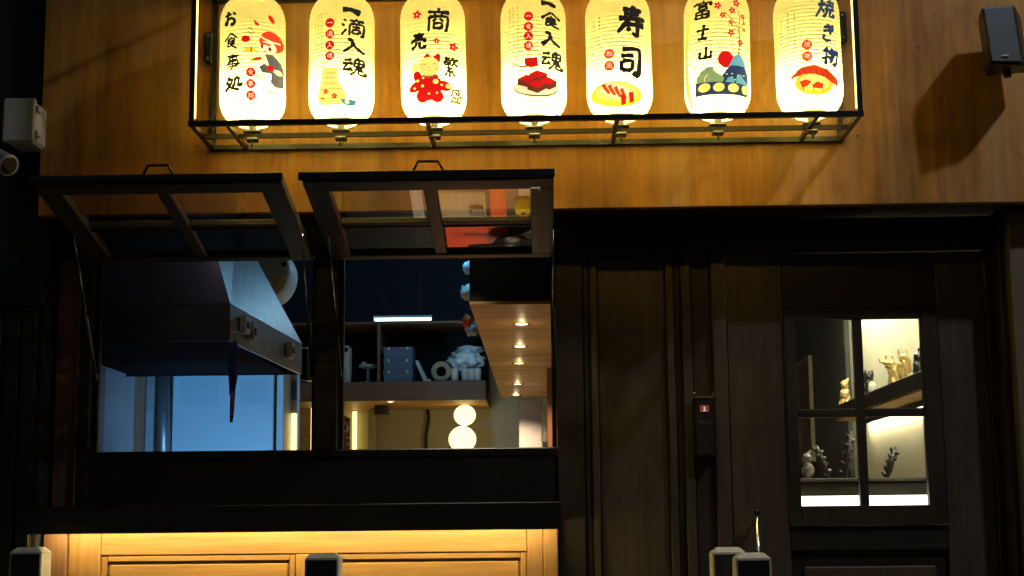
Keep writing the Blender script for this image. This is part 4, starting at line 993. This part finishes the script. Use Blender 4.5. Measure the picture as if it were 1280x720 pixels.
def downlight(x, y, z, lab, e=12):
    t = thing('downlight', (x, y, z), lab, 'downlight', 'round recessed downlights')
    MB().lathe([(.030, -.001), (.041, -.005), (.041, 0), (.030, 0)], (x, y, z), 24, cap=False).build('trim_ring', M['chrome'], t)
    MB().lathe([(.0295, -.0005), (.001, -.0012)], (x, y, z), 20).build('diffuser', M['down'], t)
    l = bpy.data.lights.new('downlight_beam', 'SPOT'); l.energy = e; l.color = (1, .82, .5); l.spot_size = R(130); l.spot_blend = .7; l.shadow_soft_size = .025
    o = bpy.data.objects.new('beam', l); C.objects.link(o); o.parent = t; o.location = (0, 0, -.010)
    l = bpy.data.lights.new('downlight_spill', 'POINT'); l.energy = .25; l.color = (1, .78, .4); l.shadow_soft_size = .01
    o = bpy.data.objects.new('spill', l); C.objects.link(o); o.parent = t; o.location = (0, 0, -.022)
    return t
ord_ = ('nearest', 'second', 'third', 'fourth', 'farthest')
for i, (px, py) in enumerate(((652, 405), (650, 433), (649, 454), (647, 480), (645, 494))):
    d = fw*FPX + rt*(px-640) + up*(360-py); s = (zB-.006-EYE)/d.z
    downlight(d.x*s, d.y*s, zB-.006, f'{ord_[i]} of the five round downlights in the wooden bulkhead underside', 62)
d = fw*FPX + rt*(488-640) + up*(360-502.5); s = (zS0-EYE)/d.z
downlight(d.x*s, min(d.y*s, 11.5), zS0, 'single round downlight under the loft shelf', 20)

# dining room things
Y = 11.3
for px, py, r, lab in ((581, 519, 14.0, 'upper round glowing paper globe in the dining room'), (578, 549, 17.5, 'lower, larger glowing paper globe in the dining room')):
    p = P(px, py, Y); r = r/FPX*Y
    t = thing('globe_lamp', (p.x, Y, p.z-r), lab, 'lamp', 'hanging globe lamps')
    MB().lathe([(max(.02, r*math.sin(math.pi*i/24)*(1.0 if i % 2 else .965)), -r*math.cos(math.pi*i/24)*.92) for i in range(1, 24)], p, 32).build('shade', M['globe'], t)
    MB().tube([(p.x, Y, p.z+r*.9), (p.x, Y, zS0)], .002, 6).build('cord', M['blackplastic'], t)
p = P(534, 505, 11.74); MB().tube([(p.x, 11.76, zS0), (p.x+.012, 11.76, p.z-.1), (p.x-.012, 11.76, p.z-.25), (p.x, 11.76, 1.6)], .012, 8).build('hanging_cable', M['blackpaint'], label='thick dark cable running down the beige dining wall', cat='cable')
a, b = P(468, 505, 11.3), P(485, 518, 11.3)
t = thing('small_speaker', ((a.x+b.x)/2, 11.3, b.z), 'small black speaker under the loft shelf near the single downlight', 'speaker')
bx('case', M['blackplastic'], t, a.x, b.x, 11.3, 11.4, b.z, a.z, .005); bx('bracket', M['blackmetal'], t, (a.x+b.x)/2-.01, (a.x+b.x)/2+.01, 11.33, 11.37, a.z, zS0, 0)
a, b = P(648, 500, 10.8), P(679.5, 640, 10.8)
MB().box(a.x, b.x, 10.86, 11.2, b.z, zB-.01, .005).build('column', M['greypanel'], label='pale grey column in the dining room behind the bulkhead', cat='column')
a, b = P(683, 440, 8.8), P(699, 640, 8.8)
MB().box(a.x, b.x, 8.8, 8.86, b.z, zB-.005, .003).build('wood_partition', M['redwood'], label='narrow reddish brown wooden partition at the right edge of the hatch', cat='partition')
a, b = P(420.5, 498, 11.5), P(437, 640, 11.5)
t = thing('wall_art', (a.x+.05, 11.6, 1.8), 'dark patterned hanging banner at the left of the dining wall', 'banner')
a2 = P(437, 523, 11.5)
MB().hexa([(a.x-.1, 11.5, b.z), (b.x, 11.5, b.z), (b.x, 11.52, b.z), (a.x-.1, 11.52, b.z)], [(a.x-.1, 11.5, a.z-.04), (b.x, 11.5, a2.z), (b.x, 11.52, a2.z), (a.x-.1, 11.52, a.z-.04)]).build('cloth', M['picture'], t)
bb = MB()
for i in range(26):
    px, py = random.uniform(421, 436), random.uniform(528, 560); q = P(px, py, 11.495); bb.box(q.x, q.x+random.uniform(.006, .03), 11.492, 11.498, q.z, q.z+random.uniform(.005, .02))
bb.build('pattern', M['whiteglaze'], t)
a, b = P(441, 500, 11.74), P(445, 640, 11.74); MB().box(a.x, b.x, 11.74, 11.76, b.z, zS0-.01, 0).build('light_slot', M['ledamber'], label='bright vertical light strip on the left of the dining wall', cat='light strip')
a, b = P(460, 500, 11.6), P(468, 640, 11.6); MB().box(a.x, b.x, 11.6, 11.79, b.z, zS0-.01, .003).build('wall_pier', M['beige'], label='shallow beige pier left of the small black speaker', cat='pier')
a, b = P(372, 478, 11.0), P(378, 640, 11.0)
for px0, px1, mt, lab in ((374, 388, 'boardwood', 'brown hanging scroll behind the wire rack'), (388.5, 393.5, 'ledamber', 'glowing strip beside the middle post of the hatch')):
    a, b = P(px0, 506, 11.5), P(px1, 640, 11.5); MB().box(a.x, b.x, 11.5, 11.53, b.z, a.z, .002).build('hanging_scroll' if mt == 'boardwood' else 'light_slot', M[mt], label=lab, cat='scroll' if mt == 'boardwood' else 'light strip')
a, b = P(672, 515, 10.2), P(682, 552, 10.2)
MB().tube([(b.x, 10.2, b.z), (b.x, 10.2, a.z)], [.03, .022], 14).build('white_vase', M['whiteglaze'], label='slim white vase beside the reddish partition', cat='vase')

# kitchen counter below the sill: seen in the sash glass
t = thing('work_counter', (-.8, 6.1, FL), 'steel kitchen work counter just inside the serving hatches', 'counter')
bx('worktop', M['steel'], t, -2.1, .27, 5.80, 7.15, 1.62, 1.655, .004); bx('cabinet', M['greypanel'], t, -2.08, .26, 5.84, 7.10, FL+.03, 1.618, 0)
bx('added_dark_mat', M['blackpaint'], t, -2.08, .265, 5.82, 7.13, 1.6555, 1.661, .001)  # added out of view to keep the worktop dark in the sash reflections
def pointlamp(name, x, y, z, e, col, lab, r=.06, spot=0):
    t = thing(name, (x, y, z), lab, 'lamp')
    MB().lathe([(r*1.2, .0), (r*1.2, .03), (r*.5, .06)], (x, y, z+.01), 20).build('housing', M['blackmetal'], t)
    MB().lathe([(r*1.1, .0), (.001, -.006)], (x, y, z+.009), 20).build('diffuser', emis(name+'_glow', col, 4), t)
    MB().tube([(x, y, z+.07), (x, y, 3.89)], .006, 8).build('rod', M['blackmetal'], t)
    l = bpy.data.lights.new(name+'_light', 'SPOT' if spot else 'POINT'); l.energy = e; l.color = col; l.shadow_soft_size = r
    if spot: l.spot_size = R(spot); l.spot_blend = .5
    o = bpy.data.objects.new(name+'_bulb', l); C.objects.link(o); o.parent = t; o.location = (0, 0, -.02-r)
pointlamp('added_counter_lamp', -.30, 5.97, 2.76, 60, (1, .90, .75), 'added warm lamp over the work counter, unseen behind the frame header', .04, 75)  # added light so the trays mirror brightly in the sash
pointlamp('added_loft_lamp', -.45, 10.1, 3.50, 12, (.50, .82, 1), 'added cool lamp brightening the loft shelf, unseen above the hatch')  # added light for the goods on the loft shelf
pointlamp('added_hatch_lamp', -1.25, 5.87, 2.80, .35, (.86, .80, .95), 'added dim lamp, unseen behind the header of the left hatch', .03)  # added to lift the dark front of the hood
pointlamp('ceiling_lamp', -.50, 8.9, 3.35, 7, (.16, .60, 1), 'cool ceiling lamp over the kitchen, above the right end of the hood')
TAN, ZTOP = math.tan(R(10.8)), 1.662
def mir(px, py, z=ZTOP):              # where the worktop is that a sash pane mirrors towards the street
    d = (fw*FPX + rt*(px-640) + up*(360-py)).normalized(); n = Vector((0, math.sin(R(10.8)), math.cos(R(10.8))))
    o_ = Vector((0, 0, EYE)); q = Vector((0, YW-.012, ZT-.004)); k = (q-o_).dot(n)/d.dot(n); h = o_+d*k
    r_ = d - n*2*d.dot(n); return h + r_*((z-h.z)/r_.z)
def flat(name, mat, px0, px1, py0, py1, h, lab, cat, parent=None, z=ZTOP):
    a, b = mir(px0, py0, z+h), mir(px1, py1, z+h)
    return bx(name, M[mat], parent, a.x, b.x, min(a.y, b.y), max(a.y, b.y), z, z+h, .003, **({} if parent else dict(label=lab, cat=cat)))
cb = flat('cutting_board', 'boardwood', 548, 608, 240, 274, .02, 'pale wooden cutting board mirrored in the right awning window', 'cutting board')
a = mir(596, 262, ZTOP+.03)
MB().box(a.x-.03, a.x+.03, a.y-.03, a.y+.03, ZTOP+.0205, ZTOP+.045, .004).build('small_dish', M['picture'], label='small brown square dish on the cutting board, mirrored in the awning window', cat='dish')
flat('orange_tray', 'orange', 611, 634, 233, 279, .02, 'narrow orange tray mirrored in the right awning window', 'tray')
flat('red_tray', 'redorange', 556, 636, 281, 322, .02, 'wide orange red tray mirrored in the lower panes', 'tray')
flat('white_towel', 'whiteglaze', 511, 531, 233, 273, .02, 'folded white towel mirrored in the right awning window', 'towel')
flat('cream_cloth', 'cream', 648, 674, 233, 244, .01, 'cream cloth beside the yellow bottle, mirrored in the awning window', 'cloth')
p = mir(654, 260, 1.70)
t = thing('yellow_bottle', (p.x, p.y, ZTOP), 'yellow squeeze bottle lying mirrored in the right awning window', 'bottle')
MB().lathe([(.030, 0), (.036, .01), (.036, .05), (.02, .062)], (p.x, p.y, ZTOP+.001), 20).build('body', M['yellow'], t)
MB().lathe([(.012, .063), (.004, .08)], (p.x, p.y, ZTOP+.001), 12).build('nozzle', M['redorange'], t)
p = mir(640, 305, 1.72)
t = thing('wok', (p.x, p.y, ZTOP), 'dark iron wok mirrored in the lower panes of the right window', 'wok')
MB().lathe([(.03, 0), (.075, .02), (.105, .06), (.10, .06), (.07, .025), (.03, .006)], (p.x, p.y, ZTOP+.022), 28, cap=True).build('pan', M['wok'], t)
MB().tube([(p.x-.08, p.y-.02, 1.735), (p.x-.20, p.y-.03, 1.745)], .010, 8).build('handle', M['blackplastic'], t)

# ================================================================== INTERIOR: BEHIND THE DOOR
ys0, ys1 = 6.1, 9.3; xs0 = WX-.20
zsh = P(1085, 491, xs0/((1085-681)/FPX)).z
t = thing('display_shelf', (xs0, 8, zsh-.09), 'dark display shelf running along the cream wall behind the door', 'shelf')
bx('board', M['loftdark'], t, xs0, WX-.001, ys0, ys1, zsh-.075, zsh, .003)
bx('underside_strip', M['plank'], t, xs0+.01, WX-.001, ys0+.02, ys1-.02, zsh-.088, zsh-.0755, 0)
bx('valance', M['loftdark'], t, WX-.055, WX-.045, 6.2, 9.28, zsh-.118, zsh-.0885, .001)
bx('light_strip', M['ledwash'], t, WX-.035, WX-.020, 6.3, 9.25, zsh-.096, zsh-.0885, 0)
bx('added_wall_light', M['ledaddedwall'], None, WX-.22, WX-.19, 6.6, 9.4, 2.95, 2.965, 0, label='added warm light strip, unseen above the display shelf, brightening the cream wall', cat='light strip')  # added out of view to wash the cream wall with light
def yat(px, x=xs0+.09): return x/((px-681)/FPX)
def fig(name, mat, px, h, parts_, lab, cat, vox=.0045, x=None, z=zsh, extra=None):
    x = x or xs0+.09; y = yat(px, x)
    t = thing(name, (x, y, z), lab, cat)
    m = MB()
    for (dx, dz, rx, rz) in parts_: m.ico((x+dx*h, y, z+dz*h), (rx*h, rx*h*.8, rz*h), 3, .55, 2.6)
    m.build('body', M[mat], t, remesh=vox)
    if extra:
        for (nm, mt, dx, dz, rx, rz) in extra: MB().ico((x+dx*h, y-rx*h*.6-.01, z+dz*h), (rx*h, rx*h*.7, rz*h), 2).build(nm, M[mt], t)
    return t
fig('owl_statue', 'owlblack', 1089, .155, [(0, .38, .23, .38), (-.02, .80, .20, .18), (-.12, .96, .06, .07), (.10, .96, .06, .07), (.12, .15, .12, .15)], 'black and white owl statue on the shelf behind the door', 'statue', extra=[('white_breast', 'whiteglaze', .06, .34, .17, .27)])
fig('gold_bull_statue', 'gold', 1119, .17, [(0, .42, .17, .40), (-.10, .75, .16, .14), (-.30, .82, .10, .05), (-.40, .90, .04, .07), (-.2, .98, .04, .08), (0, .98, .04, .08), (.1, .2, .14, .2), (-.12, .10, .07, .12)], 'golden figurine with pointed ears, left of the pair on the shelf', 'figurine')
fig('gold_cat_statue', 'gold', 1132, .17, [(0, .42, .15, .42), (.02, .80, .16, .13), (-.12, 1.0, .04, .10), (.12, 1.0, .04, .10), (.20, .55, .05, .22), (-.16, .5, .05, .16), (.05, .08, .2, .08)], 'golden seated figurine, right of the pair on the shelf', 'figurine')
fig('black_statue', 'owlblack', 1151, .15, [(0, .3, .2, .3), (0, .7, .16, .16), (.06, .95, .08, .08), (-.1, .5, .08, .1)], 'black statue at the right end of the visible shelf', 'statue')
# low dark sideboard with spiky ornament
zsb = Z(1120, 597, 7.6)
t = thing('sideboard', (1.7, 7.6, FL), 'low dark sideboard under the cream wall behind the door', 'sideboard')
bx('carcass', M['charcoal'], t, .9, WX-.01, 7.6, 8.1, FL+.03, zsb-.02, .003); bx('top', M['charcoal'], t, .88, WX-.005, 7.58, 8.12, zsb-.019, zsb, .003)
def spiky(px, h, lab, nm='branch_ornament', lean=.35, Y=7.75):
    x = X(px, 590, Y); t = thing(nm, (x, Y, zsb), lab, 'ornament')
    MB().tube([(x, Y, zsb), (x+lean*h*.4, Y, zsb+h*.5), (x+lean*h, Y, zsb+h)], [.014, .018, .010], 8).build('stem', M['owlblack'], t)
    for k in range(9):
        f = k/9; c_ = Vector((x+lean*h*f, Y, zsb+h*(.12+.85*f))); sgn = 1 if k % 2 else -1
        MB().tube([c_, c_+Vector((sgn*.015, random.uniform(-.015, .015), .004)), c_+Vector((sgn*.022, 0, .016))], [.013, .011, .006], 6).build('twig', M['owlblack'], t)
spiky(1108, .155, 'dark spiky ornament before the cream wall in the lower right pane')
spiky(1055, .24, 'dark spiky branch in the lower left pane of the door window', lean=.2, Y=7.8)
fig('pale_figurine', 'paleglaze', 1008, .14, [(0, .3, .2, .3), (-.02, .72, .17, .2), (.1, .95, .05, .08)], 'pale figurine at the left of the lower left door pane', 'figurine', x=X(1008, 590, 7.75), z=zsb)
spiky(1034, .17, 'low dark twig ornament in the middle of the lower left door pane', lean=-.3, Y=7.85)
# lit edge just behind the door
a, b = P(990, 620.5, 6.0), P(1175, 634, 6.0)
t = thing('lit_counter', ((a.x+b.x)/2, 6.1, FL), 'counter with a glowing white front edge right behind the door window', 'counter')
bx('glowing_edge', M['ledwhite'], t, a.x, b.x, 6.0, 6.012, b.z-.01, a.z, 0)
bx('top', M['charcoal'], t, a.x, b.x, 6.013, 6.35, a.z-.03, a.z-.001, .002); bx('front', M['loftdark'], t, a.x, b.x, 6.013, 6.33, FL+.03, a.z-.031, 0)
# picture on the charcoal wall
xx = WX-.03
y0p, y1p = xx/((1019-681)/FPX), xx/((1000-681)/FPX)
zp1 = Z(1010, 450, (y0p+y1p)/2); zp0 = Z(1010, 579, (y0p+y1p)/2)
t = thing('framed_picture', (xx, (y0p+y1p)/2, zp0), 'framed brown picture on the dark wall in the left door panes', 'picture')
bx('print', M['picture'], t, xx-.015, xx-.002, y0p+.03, y1p-.03, zp0+.03, zp1-.03, 0)
for q in ((y0p, y0p+.03, zp0, zp1), (y1p-.03, y1p, zp0, zp1), (y0p+.031, y1p-.031, zp0, zp0+.03), (y0p+.031, y1p-.031, zp1-.03, zp1)): bx('frame', M['goldframe'], t, xx-.03, xx-.001, *q, .003)
fig('gold_figurine', 'gold', 1058, .20, [(0, .2, .2, .2), (0, .5, .15, .17), (0, .8, .12, .14), (.1, .95, .05, .06)], 'small golden figurine at the edge of the upper left door pane', 'figurine', z=zsh-.02)
# light for the dining rear and the hall behind the door
t = thing('hall_lamp', (1.3, 10.6, 3.7), 'round white ceiling lamp in the hall behind the door', 'lamp')
MB().lathe([(.12, 0), (.12, .03), (.02, .05)], (1.3, 10.6, 3.84), 24).build('shade', emis('hall_lamp_glow', (1, .85, .6), 3), t)

# ================================================================== STREET LAMP (upper right, outside the picture; casts the speaker's shadow)
t = thing('street_lamp', (4.5, 2.75, 0), 'tall street lamp standing right of the shop', 'street lamp')
MB().tube([(4.5, 2.75, 0), (4.5, 2.75, 3), (4.5, 2.75, 5.25)], [.08, .065, .05], 16).build('pole', M['blackmetal'], t)
MB().tube([(4.5, 2.75, 5.25), (4.2, 2.9, 5.5), (LAMP.x+.2, LAMP.y-.1, 5.5)], [.05, .04, .035], 12).build('arm', M['blackmetal'], t)
hd = MB().box(LAMP.x-.2, LAMP.x+.25, LAMP.y-.12, LAMP.y+.12, 5.42, 5.52, .02).build('head', M['greyplastic'], t)
MB().box(LAMP.x-.15, LAMP.x+.15, LAMP.y-.08, LAMP.y+.08, 5.405, 5.419, 0).build('lens', M['lampglow'], hd)
l = bpy.data.lights.new('street_lamp_light', 'SPOT'); l.energy = 240; l.color = (.86, .93, 1); l.spot_size = R(160); l.spot_blend = .3; l.shadow_soft_size = .08
o = bpy.data.objects.new('street_lamp_bulb', l); C.objects.link(o); o.parent = t; o.location = LAMP - Vector((4.5, 2.75, 0)) + Vector((0, 0, .03))
